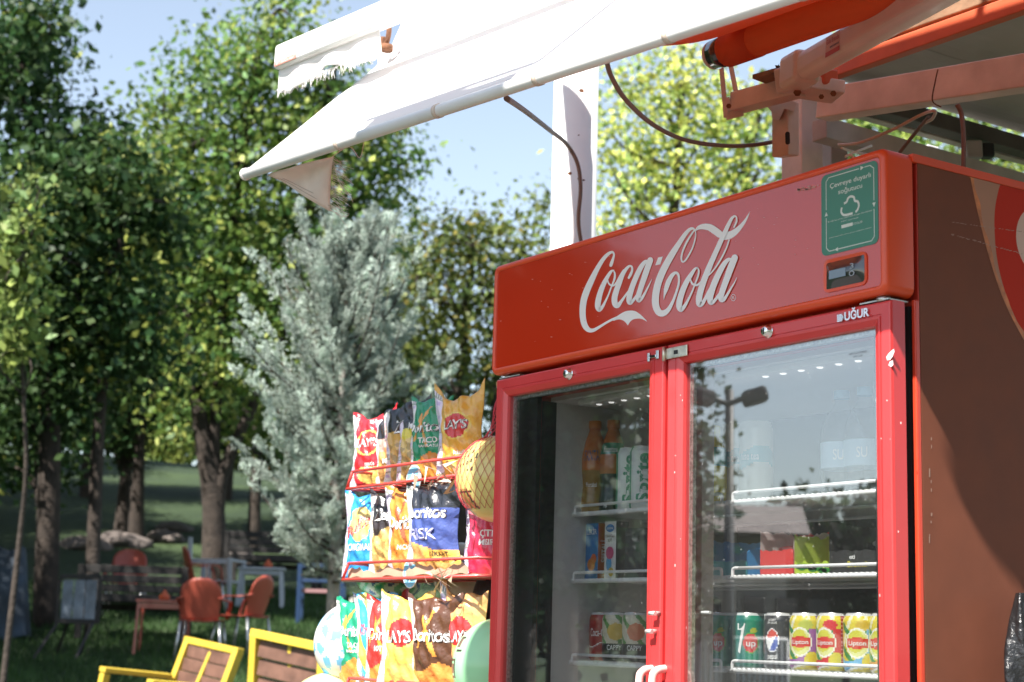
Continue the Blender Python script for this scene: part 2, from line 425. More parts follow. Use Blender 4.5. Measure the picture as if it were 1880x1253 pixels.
tree('young_tree', 'small pale leaved young tree in sun at the left edge',
     [(42,345,26,40,13),(40,410,35,50,13),(30,480,55,50,13),(35,560,58,50,13),(15,640,50,40,13),(60,620,30,30,13)],
     (.20, .27, .075), [gtrunk(22, 13, (35, 1000), (48, 850), (40, 650), (42, 330))], dens=4, n_per=16, spread=.09, size=.085, limbs=14, r0=.028, group=None)
tree('broadleaf_tree', 'olive leaved tree right behind the blue-grey conifer',
     [(800,430,45,55,27),(870,430,55,50,27),(945,455,60,50,27),(1000,380,32,45,27.5),(830,520,90,70,27),(920,560,70,70,27),(800,620,90,70,27),(900,670,90,60,27),(985,550,60,100,27),(730,520,60,80,27.5)],
     (.13, .17, .045), [gtrunk(850, 27, (850, 900), (845, 700), (870, 460)), gtrunk(905, 27, (905, 900), (915, 650), (960, 450))], dens=4.2, tip=((.26, .22, .05), .10), group='park trees')
tree('broadleaf_tree', 'bright lime green tree behind the white pole and the fridge top',
     [(1150,360,70,80,27),(1110,260,45,70,27),(1160,160,60,50,27),(1240,110,80,45,27),(1250,200,80,70,27),(1200,310,90,80,27),(1330,200,80,80,27),(1290,310,100,80,27),(1400,230,70,80,27),(1380,340,90,60,27),(1120,470,60,60,27),(1080,540,60,60,27)],
     LIME, [gtrunk(1230, 27, (1230, 800), (1235, 500), (1250, 150)), gtrunk(1330, 27, (1330, 800), (1340, 500), (1400, 180))], dens=2.7, var=.4, tip=((.12, .2, .05), .22), group='park trees')
tree('broadleaf_tree', 'lime green tree seen under the kiosk roof at the right',
     [(1560,260,80,60,25),(1650,270,60,50,25),(1740,250,70,60,25),(1840,300,60,45,25),(1900,280,60,60,25),(1600,180,60,60,25),(1760,60,100,60,26),(1660,80,60,60,26)],
     (.36, .46, .12), [gtrunk(1640, 25, (1640, 700), (1645, 450), (1650, 200)), gtrunk(1800, 25, (1800, 700), (1800, 450), (1790, 150))], dens=4, var=.4, tip=((.05, .10, .025), .25), group='park trees')
# darker masses behind the lawn
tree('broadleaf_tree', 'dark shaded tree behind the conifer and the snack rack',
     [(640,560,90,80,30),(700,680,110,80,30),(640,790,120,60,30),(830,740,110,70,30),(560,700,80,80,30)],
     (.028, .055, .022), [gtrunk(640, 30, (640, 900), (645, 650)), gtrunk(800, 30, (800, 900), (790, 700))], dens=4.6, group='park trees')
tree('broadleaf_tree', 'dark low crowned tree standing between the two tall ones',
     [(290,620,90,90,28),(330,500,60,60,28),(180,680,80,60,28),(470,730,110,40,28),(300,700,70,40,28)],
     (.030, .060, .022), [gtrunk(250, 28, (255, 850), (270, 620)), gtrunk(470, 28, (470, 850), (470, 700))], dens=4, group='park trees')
for i, (px, py, rx, ry, D, lab, col) in enumerate([(190, 760, 60, 45, 52, 'olive bush at the top of the lawn slope, left', (.10, .13, .05)), (265, 770, 60, 50, 54, 'grey-green bush at the top of the lawn slope, middle', (.085, .12, .06)), (300, 815, 45, 28, 50, 'bright yellow-green bush at the top of the lawn slope, right', (.15, .21, .05)),
                                       (345, 780, 55, 50, 56, 'tall green bush on the ridge behind the forked trunks', (.10, .15, .04)), (450, 830, 80, 40, 56, 'dim bush on the ridge right of the forked trunks', (.06, .09, .035)), (100, 760, 60, 50, 56, 'dim bush on the ridge at the left', (.07, .10, .04))]):
    tree('bush', lab, [(px, py, rx, ry, D), (px+rx*.5, py+ry*.3, rx*.6, ry*.7, D-1)], col, [gtrunk(px, D, (px, py+ry*.5), (px, py))], dens=11, n_per=30, spread=.35, size=.26, limbs=6, r0=.08, group=None, cat='bush')
# ---- conifer
def conifer():
    base = np.array(at(606, 1150, 12.0)); d = base-C; base[2] = gh(d[:2]@RR, d[:2]@FF)
    top = at(645, 395, 12.0)
    root = thing('conifer', 'blue-grey feathery conifer standing behind the snack rack', 'tree', tuple(base))
    prof_z = [1040, 1000, 930, 850, 780, 700, 620, 560, 500, 440, 400]
    prof_r = [70, 125, 165, 190, 180, 185, 165, 130, 100, 66, 20]
    Vs, Fs, Cs = [], [], []; k = 0; gb = G()
    for i in range(190):
        t = ((i+RNG.random())/190)**.9; py = 1025-t*610
        Rm = np.interp(py, prof_z[::-1], prof_r[::-1])/F*12
        a = i*2.4+RNG.normal(0, .3); R_ = Rm*(.52+.78*RNG.random()**1.4); el = radians(RNG.uniform(8, 36)+t*30)
        axp = base+(top-base)*np.clip((1387-py)/992-.03-.03*RNG.random(), 0, 1)
        dr0 = np.array([cos(a), sin(a), 0])
        tip = axp+dr0*R_+np.array([0, 0, R_*math.tan(el)*.9+.03])
        midp = axp+dr0*R_*.55+np.array([0, 0, R_*math.tan(el)*.30])
        cv = spline([axp, midp, tip], 10); cvn = len(cv)
        if i % 2 == 0: gb.tube(cv[::4], np.linspace(.013, .003, len(cv[::4])), 5)
        # side sprays off the branch
        b = np.array([.42, .49, .43])*RNG.uniform(.65, 1.25)
        ns = 12
        for k2 in range(ns):
            s = .25+.75*(k2+RNG.random())/ns; p0 = cv[min(cvn-1, int(s*(cvn-1)))]; tg = cv[min(cvn-1, int(s*(cvn-1))+1)]-cv[max(0, int(s*(cvn-1))-1)]; tg /= np.linalg.norm(tg)+1e-9
            sd = np.cross(tg, RNG.normal(0, 1, 3)); sd /= np.linalg.norm(sd); sd = sd*.9+tg*.7+np.array([0, 0, .45]); sd /= np.linalg.norm(sd)
            L = (.05+.15*(1.15-s))*RNG.uniform(.6, 1.2)
            n = 70; u = RNG.random(n)[:, None]
            ctr = p0+sd*u*L+RNG.normal(0, 1, (n, 3))*(.016*(1.3-u))
            dd = sd+tg*.3+RNG.normal(0, .45, (n, 3)); dd /= np.linalg.norm(dd, axis=1)[:, None]
            q = np.cross(dd, RNG.normal(0, 1, (n, 3))); q /= np.linalg.norm(q, axis=1)[:, None]
            ln = (.018+.030*RNG.random(n))[:, None]; wd = .0036
            V = np.stack([ctr-dd*ln*.5, ctr+q*wd, ctr+dd*ln*.5, ctr-q*wd], 1).reshape(-1, 3)
            Vs.append(V); Fs.append(np.arange(n*4).reshape(-1, 4)+k); k += n*4
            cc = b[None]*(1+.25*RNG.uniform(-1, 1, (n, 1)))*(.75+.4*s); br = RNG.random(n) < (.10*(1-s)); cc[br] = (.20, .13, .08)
            Cs.append(cc)
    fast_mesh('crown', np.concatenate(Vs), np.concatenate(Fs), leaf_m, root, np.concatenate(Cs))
    g = G(); p = spline([base-[0, 0, .1], base+[.0, .02, .5], base+(top-base)*.5, top-[0, 0, .3]], 6)
    g.tube(p, np.linspace(.085, .01, len(p)), 10); 
    p2 = [base+[.07, .05, -.1], base+[.1, .08, .4], base+(top-base)*.3+[.12, .1, 0]]; g.tube(spline(p2, 5), np.linspace(.05, .02, 11), 8)
    g.build('trunk', pale_bark, root); gb.build('branches', bark_m, root)
conifer()

# trees, lamp post and house on the camera's left: they shade the lawn and show as reflections in the doors
def mtree(lab, blobs, tx, D, base):
    b = mirr(tx, 1100, D); d = b-C; g0 = np.array([b[0], b[1], float(gh(d[:2]@RR, d[:2]@FF))-.1])
    t = [g0, np.array([b[0], b[1], 1.8]), mirr(tx+6, 900, D), mirr(tx, 800, D)]
    tree('broadleaf_tree', lab, [(a, b_, c_, d_, D) for a, b_, c_, d_ in blobs], base, [t, [t[1], mirr(tx+35, 850, D), mirr(tx+50, 700, D)]], dens=5, fn=mirr, n_per=24, spread=.25, size=.14, group='park trees', r0=.18, limbs=30)
mtree('dark tree left of the camera, reflected at the left edge of the left door', [(960,760,70,70),(900,700,90,90),(960,900,70,80),(930,620,100,80),(880,850,90,90),(940,520,90,80),(990,640,60,60),(960,1010,60,60),(900,980,80,60)], 955, 17, DARK)
mtree('dark tree left of the camera, reflected in the middle of the left door', [(1060,740,70,60),(1040,660,80,70),(1090,680,60,50),(1030,840,70,60),(1000,560,100,80),(1030,500,80,60),(1060,930,70,60),(1010,1000,50,50)], 1030, 16, DARK)
mtree('tree left of the camera, reflected at the centre stiles', [(1150,860,60,70),(1190,760,50,50),(1210,900,70,80),(1250,780,35,60),(1260,900,40,80),(1240,690,24,24),(1160,990,70,50)], 1190, 20, DARK)

def lamp_post():
    b = mirr(1332, 1100, 13); root = thing('lamp_post', 'dark twin-head lamp post reflected in the right fridge door', 'lamp post', (b[0], b[1], 0))
    m = mat('lamp_iron', (.03, .035, .04), .5)
    top = mirr(1331, 705, 13); arm = mirr(1331, 742, 13)
    g = G(); g.tube([(b[0], b[1], 0), (b[0], b[1], 1.0), (b[0], b[1], top[2])], [.07, .045, .035], 12); g.build('pole', m, root)
    for (ax, ay, bx, by) in ((1331, 742, 1283, 728), (1331, 742, 1380, 728)):
        P, Q = mirr(ax, ay, 13), mirr(bx, by, 13); P[:2] = P[:2]*.999+b[:2]*.001
        g = G(); g.tube([P, (P+Q)/2+[0, 0, .01], Q], .022, 8); a = g.build('arm', m, root)
        d = (Q-P)/np.linalg.norm(Q-P); g = G(); g.bar(Q-d*.10, Q+d*.10, .2, .12, 0); g.build('lamp_head', m, a, bevel=.03)
lamp_post()
def house():
    D = 22; c = mirr(1370, 1100, D)
    root = thing('house', 'pale low house with a tiled gable roof reflected in the right fridge door', 'house', (c[0], c[1], 0))
    wm = mat('house_wall', (.40, .36, .34), .8, noise=(2, .1)); rm = mat('roof_tile', (.22, .19, .18), .8, noise=(5, .3))
    L = mirr(1275, 1100, D)[:2]; R_ = mirr(1440, 1100, D)[:2]; n = (c[:2]-C2[:2]); n /= np.linalg.norm(n)
    zt = mirr(1380, 985, D)[2]; zr = mirr(1380, 925, D)[2]
    g = G(); V = []
    for p in (L, R_, R_+n*5, L+n*5): V.append((*p, 0))
    for p in (L, R_, R_+n*5, L+n*5): V.append((*p, zt))
    g.add(V, [(0,3,2,1),(4,5,6,7),(0,1,5,4),(1,2,6,5),(2,3,7,6),(3,0,4,7)]); g.build('wall', wm, root)
    e = (R_-L)/np.linalg.norm(R_-L); a0, a1 = L-e*.3-n*.8, R_+e*.3-n*.8; b0, b1 = L-e*.3+n*5.8, R_+e*.3+n*5.8
    m0, m1 = (L-e*.3)+n*2.5, (R_+e*.3)+n*2.5
    g = G(); V = [(*a0, zt+.01), (*a1, zt+.01), (*b1, zt+.01), (*b0, zt+.01), (*m0, zr+.2), (*m1, zr+.2)]
    g.add(V, [(0,1,5,4),(2,3,4,5),(1,2,5),(3,0,4),(0,3,2,1)]); g.build('roof', rm, root)
    for k in range(4):
        x = L+e*(.35+k*.42); g = G(); g.bar((*(x-n*.04), .9), (*(x-n*.04), 1.8), .26, .05, 0, up=(n[0], n[1], 0)); g.build('window', mat('dark_pane', (.05, .06, .07), .1), root)
    for k in range(18):
        x = L+e*(k*np.linalg.norm(R_-L)/17)-n*.7; g = G(); g.cyl((*x, 0), (*x, 1.25), .02, 6); g.build('railing_post', mat('white_rail', (.8, .8, .8), .5), root)
    g = G(); g.cyl((*(L-n*.7), 1.25), (*(R_-n*.7), 1.25), .03, 6); g.build('handrail', MATS['white_rail'], root)
house()

# trees beside and behind the camera: left ones shade the lawn, nearest right ones are added to dim skylight
def generic():
    rt = thing('broadleaf_tree', 'x', 'tree', (0, 0, 0), 'park trees')
    cl = []
    for c, R_ in (((0, 0, 6), 2.4), ((1.2, .5, 4.6), 1.9), ((-1.3, .3, 4.8), 1.9), ((.2, -1.3, 5.0), 1.8), ((.3, .8, 8), 1.7), ((-.4, 0, 3.6), 1.7)):
        d = RNG.normal(0, 1, (90, 3)); d /= np.linalg.norm(d, axis=1)[:, None]; cl.append(np.array(c)+d*(RNG.random(90)**.4)[:, None]*R_*[1, 1, .85])
    cl = np.concatenate(cl); V, Fa, cc = leaves(cl, 95, .30, .095, (.045, .09, .025), .3)
    fast_mesh('crown', V, Fa, leaf_m, rt, cc)
    g = G(); g.tube(spline([(0, 0, -.2), (.05, 0, 1.5), (0, .1, 4), (.1, .1, 7.5)], 6), np.linspace(.20, .04, 19), 10); g.build('trunk', bark_m, rt)
    g = G()
    for i in range(40): q = cl[RNG.integers(len(cl))]; g.tube(spline([(0, .05, max(1.6, q[2]-1.8)), q*[.5, .5, 1]-[0, 0, .5], q], 4), np.linspace(.06, .01, 9), 5)
    g.build('branches', bark_m, rt); return rt
gt = generic(); first = True
for r, f, s, lab in ((-10.5, 13.5, 1.0, 'tree out of view on the left whose shade covers the garden chairs'), (-13.5, 19, 1.15, 'tree out of view on the left whose shade covers the rocks'), (-12.5, 25, 1.1, 'tree out of view on the left beside the middle of the slope'), (-19, 30, 1.3, 'tree out of view on the left below the ridge'), (-24, 40, 1.4, 'tree out of view on the left at the ridge'), (-15.5, 36, 1.25, 'tree just out of view on the left, high on the slope'), (-14.5, 30.5, 1.2, 'tree just out of view on the left, half way up the slope'), (-19, 45, 1.4, 'tree out of view on the left, on the ridge behind'), (-12.2, 22.5, 1.0, 'tree just out of view on the left, behind the benches'),
                     (3, -14, 1.1, 'tree behind the camera, left of two'), (9, -13, 1.2, 'tree behind the camera, right of two'), (14, -6, 1.2, 'tree to the right of the camera'), (-15.5, 13, 1.0, 'tree out of view on the left near the reflected ones'), (-6.6, 28.5, .72, 'lower tree behind the tall left ones, rightmost on the slope'), (-8.6, 34, .75, 'lower tree behind the tall left ones, near the ridge'), (-8.4, 24, .7, 'lower tree behind the tall left ones, nearest the rocks'), (-11.6, 31, .8, 'lower tree behind the leftmost tall tree'), (-13, 39, .8, 'lower tree on the ridge at the far left'), (-6.9, 14.2, .85, 'tree just out of view on the left, nearest the garden chairs'), (-8.9, 16.9, .85, 'tree just out of view on the left, second from the camera'), (-10.2, 20.3, .85, 'tree just out of view on the left, third from the camera'), (-4.6, 30.5, .7, 'low-crowned tree in the gap right of the tall left ones'), (-6.0, 35.5, .7, 'low-crowned tree below the ridge in the middle'), (-3.0, 35, .68, 'low-crowned tree behind the forked trunks'), (-9.9, 28.5, .75, 'low-crowned tree left of the rocks'), (-15, 35, .8, 'low-crowned tree at the far left edge of the slope'), (-10.8, 43, .8, 'low-crowned tree on the ridge, left'), (-4.5, 43, .75, 'low-crowned tree on the ridge, middle'), (6.5, -1, 1.0, 'tree right beside the camera'), (7, -6, 1.1, 'tree behind the camera to the right')):
    p = place(r, f, -.05)
    if first: o = gt; o.location = p; o['label'] = lab; first = False
    else: o = dup(gt, p, r*1.7, lab)
    o.scale = (s, s, s*.95); o.rotation_euler = (0, 0, r*1.7)
tree('hedge', 'dark mass of shrubs along the ridge behind the lawn', [(40,760,80,50,58),(-60,760,80,60,58),(480,860,90,50,60),(620,860,100,60,60),(760,860,100,70,60)], (.045, .075, .03), [gtrunk(60, 58, (60, 780), (60, 740))], dens=9, n_per=26, spread=.4, size=.32, limbs=4, r0=.06, group=None, cat='hedge')

tree('hedge', 'tall dark hedge on the camera left, reflected low in the right door', [(1450,1010,80,60,30),(1560,1000,90,70,30),(1660,1010,80,70,30),(1600,940,40,30,30),(1480,950,30,30,30),(1540,1090,120,60,30),(1680,1100,80,60,30),(1440,1120,70,60,30)], (.03, .055, .022), [[mirr(1550,1100,30)*[1,1,0], mirr(1550,1040,30), mirr(1550,980,30)]], dens=5, fn=mirr, n_per=26, spread=.3, size=.2, limbs=4, r0=.08, group=None, cat='hedge')
tree('hedge', 'dark shrubs on the camera left, reflected low in the left door', [(960,1120,90,60,21),(1080,1130,90,60,21),(1190,1120,80,60,21),(1000,1060,60,40,21)], (.03, .055, .022), [[mirr(1050,1100,21)*[1,1,0], mirr(1050,1130,21), mirr(1050,1080,21)]], dens=5, fn=mirr, n_per=26, spread=.25, size=.16, limbs=4, r0=.06, group=None, cat='hedge')

# ============================================================ FRIDGE
RED = (.72, .075, .018)
red_pl = mat('red_plastic', RED, .38, noise=(5, .06), coat=.15, bump=(300, .05, .001))
red_metal = mat('red_painted_frame', (.62, .040, .042), .30, noise=(7, .05), coat=.25)
panel_m = mat('sign_panel_red', (.56, .036, .010), .07, coat=.6, noise=(2.2, .05))
white_print = mat('white_print', (.80, .78, .76), .35)
black_m = mat('black_rubber', (.015, .015, .016), .6)
chrome = mat('chrome', (.75, .75, .74), .18, metal=1, noise=(60, .15))
liner_m = mat('liner_white', (.62, .62, .60), .5, noise=(3, .08))
dark_in = mat('liner_dark_back', (.018, .024, .026), .6, noise=(3, .2))
wire_m = mat('white_wire', (.85, .85, .85), .35)
FR = thing('display_fridge', 'red two-door drinks fridge with a white script brand name across its lit header', 'fridge', (.61, .36, 0))
def rrect(x0, x1, z0, z1, r, n=6):
    out = []
    for cx, cz, a0 in ((x1-r, z1-r, 0), (x0+r, z1-r, 90), (x0+r, z0+r, 180), (x1-r, z0+r, 270)):
        for k in range(n+1):
            a = radians(a0+90*k/n); out.append((cx+r*cos(a), cz+r*sin(a)))
    return out
def loops(g, L, m=0, close=False, smooth=True):
    n = len(L[0]); V = [p for l in L for p in l]; fs = []
    for i in range(len(L)-1):
        for k in range(n):
            k2 = (k+1) % n; fs.append((i*n+k, i*n+k2, (i+1)*n+k2, (i+1)*n+k))
    g.add(V, fs, m, smooth)
def header():
    g = G(); L = []
    for d, y in ((0, .066), (0, .010), (.0015, .005), (.005, .001), (.009, 0), (.0125, 0), (.0145, .002), (.015, .0035)):
        L.append([(x, y, z) for x, z in rrect(d, 1.22-d, HB+d, HT-d,   .017-d*.5 if d < .013 else .009)])
    loops(g, L); n = len(L[0])
    g.add(L[0], [tuple(range(n))[::-1]])
    h = g.build('header_box', red_pl, FR)
    pr = [(x, .0035, z) for x, z in rrect(.0152, 1.2048, HB+.0152, HT-.0152, .009)]
    pb = [(x, .006, z) for x, _, z in pr]
    g = G(); loops(g, [pb, pr], smooth=False); g.add(pr, [tuple(range(n))]); g.add(pb, [tuple(range(n))[::-1]])
    g.build('sign_panel', panel_m, h)
    return h
HDR = header()
def planey(y):
    def f(U, V, off=0.0): return np.array([ony(a, b, y-off) for a, b in zip(np.atleast_1d(U), np.atleast_1d(V))])
    return f
def planex(x):
    def f(U, V, off=0.0): return np.array([onx(a, b, x+off) for a, b in zip(np.atleast_1d(U), np.atleast_1d(V))])
    return f
def xz(y):
    def f(U, V, off=0.0): U = np.atleast_1d(U); V = np.atleast_1d(V); return np.stack([U, np.full(len(U), y-off), V], 1)
    return f
def put_stroke(g, P, mapf, m=0, off=0.0, n=7, taper=True):
    S = spline(P, n); c = S[:, :2]; wd = S[:, 2]; t = np.gradient(c, axis=0); t /= np.linalg.norm(t, axis=1)[:, None]+1e-9
    nn = np.stack([-t[:, 1], t[:, 0]], 1); A = c+nn*wd[:, None]/2; B = c-nn*wd[:, None]/2
    N = len(c); V = np.empty((2*N, 2)); V[0::2] = A; V[1::2] = B
    g.add(mapf(V[:, 0], V[:, 1], off), [(2*i, 2*i+1, 2*i+3, 2*i+2) for i in range(N-1)], m)
    for e, wv in ((0, wd[0]), (N-1, wd[-1])):
        if wv > 6: put_disc(g, c[e][0], c[e][1], wv/2, wv/2, mapf, m, off+.00006, 1, 16)
def script_logo():
    py = planey(.0035)
    mA = lambda U, V, off=0.0: py(1050+np.asarray(U)/5.2235, 380+np.asarray(V)/5.2235, off)
    mB = lambda U, V, off=0.0: py(1190+np.asarray(U)/5.6947, 380+np.asarray(V)/5.6947, off)
    A = {
     'C': [[(373,562,30),(384,530,30),(397,490,22),(403,455,18),(385,435,22),(345,455,32),(295,510,38),(240,600,46),(190,700,56),(145,800,62),(115,890,62),(103,980,60),(106,1070,58),(125,1140,56),(160,1180,46),(205,1184,34),(260,1155,26),(320,1118,22),(380,1085,22),(430,1065,26)]],
     'o': [[(402,608,8),(375,622,26),(340,675,36),(300,750,46),(270,830,52),(252,905,56),(248,960,52),(262,988,40),(292,960,30),(322,905,20),(350,845,16),(372,785,14),(392,735,16),(408,690,20),(412,645,18),(400,612,10)], [(343,700,10),(350,730,14),(372,752,16),(400,755,16),(430,725,20),(465,665,26),(500,612,28)]],
     'c': [[(545,682,20),(560,655,26),(576,615,22),(576,580,20),(555,568,20),(525,592,30),(490,645,38),(455,730,48),(425,810,54),(408,880,56),(415,935,54),(440,948,44),(475,905,28),(510,855,20),(545,805,14)]],
     'a': [[(730,520,20),(700,530,34),(662,580,46),(620,665,50),(583,755,52),(556,840,54),(547,900,50),(560,922,38),(590,895,28),(622,850,22),(650,800,18)], [(752,512,56),(722,595,56),(690,690,54),(658,785,50),(637,860,48),(640,898,40),(668,880,30),(705,820,20),(740,750,12),(768,692,3)]],
    }
    B = {
     'C': [[(493,250,10),(470,228,24),(430,240,34),(378,300,44),(315,395,54),(245,505,66),(180,620,70),(125,740,72),(90,855,72),(76,960,74),(82,1045,72),(115,1105,70),(165,1112,62),(215,1070,44),(258,990,30),(292,900,24),(318,810,22),(322,742,22),(308,700,26),(280,692,30),(245,725,42),(210,790,50),(187,860,44),(172,920,20),(162,972,2)],
           [(486,240,16),(445,300,18),(398,380,20),(362,465,18),(347,535,18),(358,576,16),(388,562,18),(425,505,18),(465,425,16),(490,340,14),(497,285,12),(490,240,12)],
           [(492,248,14),(530,218,40),(580,208,58),(640,216,70),(690,245,76),(748,288,74)]],
     'l': [[(926,150,18),(922,110,16),(903,98,20),(872,125,32),(838,190,40),(798,275,46),(752,375,50),(705,480,52),(658,585,56),(618,680,60),(580,780,62),(548,880,64),(530,965,64),(535,1020,54),(562,1015,44),(595,965,34),(625,900,28),(650,850,22)], [(926,150,18),(912,185,18),(897,214,14)], [(846,348,14),(818,430,16),(772,525,18),(715,620,16),(660,690,14),(625,725,10)]],
     'o': [[(515,634,10),(490,650,26),(445,715,44),(395,800,54),(352,900,60),(328,990,62),(325,1050,58),(345,1075,46),(383,1035,34),(425,960,22),(465,875,18),(492,800,16),(520,730,18),(530,670,18),(515,636,12)], [(440,742,8),(455,795,20),(490,820,22),(528,810,20),(565,770,16)]],
     'a': [[(870,548,22),(835,555,38),(790,605,52),(740,695,60),(692,800,64),(658,900,64),(645,975,58),(662,1004,44),(700,975,32),(735,925,24),(765,870,18)], [(905,532,66),(872,615,70),(835,715,66),(795,825,62),(765,915,60),(760,965,52),(785,975,38),(820,930,28),(862,860,18),(900,795,12),(928,738,3)]],
    }
    k = 0
    for nm, D_, mp in (('A', A, mA), ('B', B, mB)):
        for ch, ss in D_.items():
            g = G()
            for q, s in enumerate(ss):
                k += 1; put_stroke(g, s, mp, 0, .0006+.00009*k)
            g.build('letter', white_print, HDR)
    g = G(); put_poly(g, [(826,487),(872,477),(848,551),(800,562)], mA, 0, .0005); g.build('hyphen', white_print, HDR)
    g = G()
    put_poly(g, list(spline([(395,1092),(430,1052),(500,1008),(560,996),(610,1003),(660,1037),(700,1075),(720,1100)], 5))+list(spline([(716,1098),(680,1080),(640,1072),(590,1080),(558,1103),(537,1138)], 5))+list(spline([(534,1136),(515,1110),(490,1090),(450,1080),(400,1094)], 5)), mA, 0, .0003)
    g.build('swash', white_print, HDR); g = G()
    put_poly(g, list(spline([(785,346),(800,300),(815,264),(860,255),(910,225),(960,185),(1005,135),(1040,85),(1066,44)], 5))+list(spline([(1062,60),(1040,120),(1003,190),(955,258),(905,308),(855,337),(800,347)], 5)), mB, 0, .0004)
    g.build('swash', white_print, HDR)
    g = G(); put_disc(g, 890, 950, 26, 36, mB, 0, .0005, 1, 24, .86); put_text(g, 'R', 890, 965, -30, mB, wid=22, bold=.0, off=.0005); g.build('registered_mark', white_print, HDR)
script_logo()
def sticker():
    y = .0035; m = xz(y)
    a, b = ony(1509, 472, y), ony(1612, 292, y); x0, x1 = a[0], b[0]; z0, z1 = a[2], HT-.019
    gm = mat('sticker_green', (.035, .19, .115), .35); bm = mat('sticker_print', (.62, .64, .56), .4)
    p = rrect(x0, x1, z0, z1, .012); n = len(p); g = G()
    g.add([(x, y-.0007, z) for x, z in p], [tuple(range(n))]); s = g.build('eco_sticker', gm, HDR)
    g = G(); W = x1-x0; H = z1-z0; mp = lambda U, V, off=0.0: m(x0+np.asarray(U)*W, z0+np.asarray(V)*H, off+.001)
    bd = [(u*W, v*H) for u, v in ()]
    for seg in ([(.30,.045),(.88,.045),(.93,.09),(.93,.42)], [(.93,.52),(.93,.91),(.87,.955),(.77,.955)], [(.68,.955),(.14,.955),(.09,.91),(.09,.56)], [(.09,.46),(.09,.09),(.14,.045),(.24,.045)]):
        q = np.array([(u*W, v*H) for u, v in seg]); L = []
        for i in range(len(q)-1):
            for t in np.linspace(0, 1, 9)[:(-1 if i < len(q)-2 else None)]: L.append((*(q[i]*(1-t)+q[i+1]*t), .0016))
        put_stroke(g, L, lambda U, V, off=0.0: m(x0+np.asarray(U), z0+np.asarray(V), off+.001), 0, 0, 2)
    for u, v, d in ((.27,.045,(-1,0)), (.93,.47,(0,-1)), (.73,.955,(1,0)), (.09,.51,(0,1))):
        dx, dz = d; c = np.array([u*W, v*H]); D_ = np.array(d)*.0045; N_ = np.array([-dz, dx])*.0038
        t = [c-D_*.8+N_, c-D_*.8-N_, c+D_]; g.add(m(x0+np.array([q[0] for q in t]), z0+np.array([q[1] for q in t]), .001), [(0,1,2)])
    put_text(g, 'Çevreye duyarlı', .52, .815, .058, mp, wid=.72, bold=.012); put_text(g, 'soğutucu', .52, .715, .058, mp, wid=.42, bold=.012)
    cl = [(.40,.505),(.37,.545),(.36,.59),(.39,.625),(.45,.63),(.47,.67),(.53,.685),(.58,.655),(.60,.615),(.645,.60),(.665,.56),(.65,.52),(.61,.49)]
    g2 = [(u*W, (v-.04)*H, .0042) for u, v in [(.56,.475),(.45,.475),(.39,.49),(.36,.53),(.37,.58)]]
    raw = lambda U, V, off=0.0: m(x0+np.asarray(U), z0+np.asarray(V), off+.001)
    put_stroke(g, g2, raw, 0, 0); put_stroke(g, [(u*W, (v-.04)*H, .0042) for u, v in [(.41,.62),(.46,.635),(.48,.67),(.53,.685),(.585,.665),(.60,.62),(.65,.60),(.67,.55),(.645,.50),(.61,.48)]], raw, 0, .0001)
    put_text(g, 'Bu soğutucu çevreye duyarlı olup sera gazı etkisi düşüktür', .51, .40, .018, mp, wid=.78, bold=0)
    put_text(g, 'HFC içermez', .51, .36, .016, mp, wid=.3, bold=0)
    put_rect(g, .36, .56, .285, .325, mp, 0, 0, 1, 1); put_text(g, 'COOLER', .65, .29, .026, mp, wid=.16, bold=0)
    put_text(g, 'enerji tasarruflu çevre dostu soğutma sistemi', .51, .20, .014, mp, wid=.74, bold=0)
    g.build('sticker_lettering', bm, HDR)
sticker()
def display_unit():
    y = .0035; m = planey(y)
    dk = mat('thermostat_dark', (.02, .022, .026), .15, coat=1)
    a, b = ony(1518, 505, y), ony(1588, 490, y); x0, x1 = a[0], b[0]; z0, z1 = 1.779, 1.826
    p0 = rrect(x0-.006, x1+.006, z0-.006, z1+.006, .012); n = len(p0)
    p1 = rrect(x0, x1, z0, z1, .009)
    g = G(); loops(g, [[(x, y-.0001, z) for x, z in p0], [(x, y-.002, z) for x, z in p0], [(x, y-.001, z) for x, z in p1], [(x, y+.002, z) for x, z in p1]], smooth=False); g.build('display_bezel', red_pl, HDR)
    # rounded bulging display
    g = G(); P = []
    for i in range(13):
        t = i/12; zz = z0+(z1-z0)*t; bul = .010*sin(pi*t)
        P.append([(x0+(x1-x0)*s, y-.0012-bul*(1-abs(2*s-1)**6), zz) for s in np.linspace(0, 1, 15)])
    g.grid(np.array(P)); g.build('temperature_display', dk, HDR)
    g = G(); bx = lambda U, V, off=0.0: xz(y-.0115)(x0+np.asarray(U)*(x1-x0), z0+np.asarray(V)*(z1-z0), off)
    put_rect(g, .18, .62, .3, .62, bx, 0, 0, 1, 1); g.build('display_window', mat('lcd', (.10, .14, .17), .1, coat=1), HDR)
    g = G(); put_text(g, '3', .78, .52, .2, bx, bold=0, wid=.10); put_disc(g, .78, .34, .07, .10, bx, 0, 0, 1, 16, .7); g.build('display_symbols', mat('grey_print', (.35, .38, .42), .5), HDR)
display_unit()

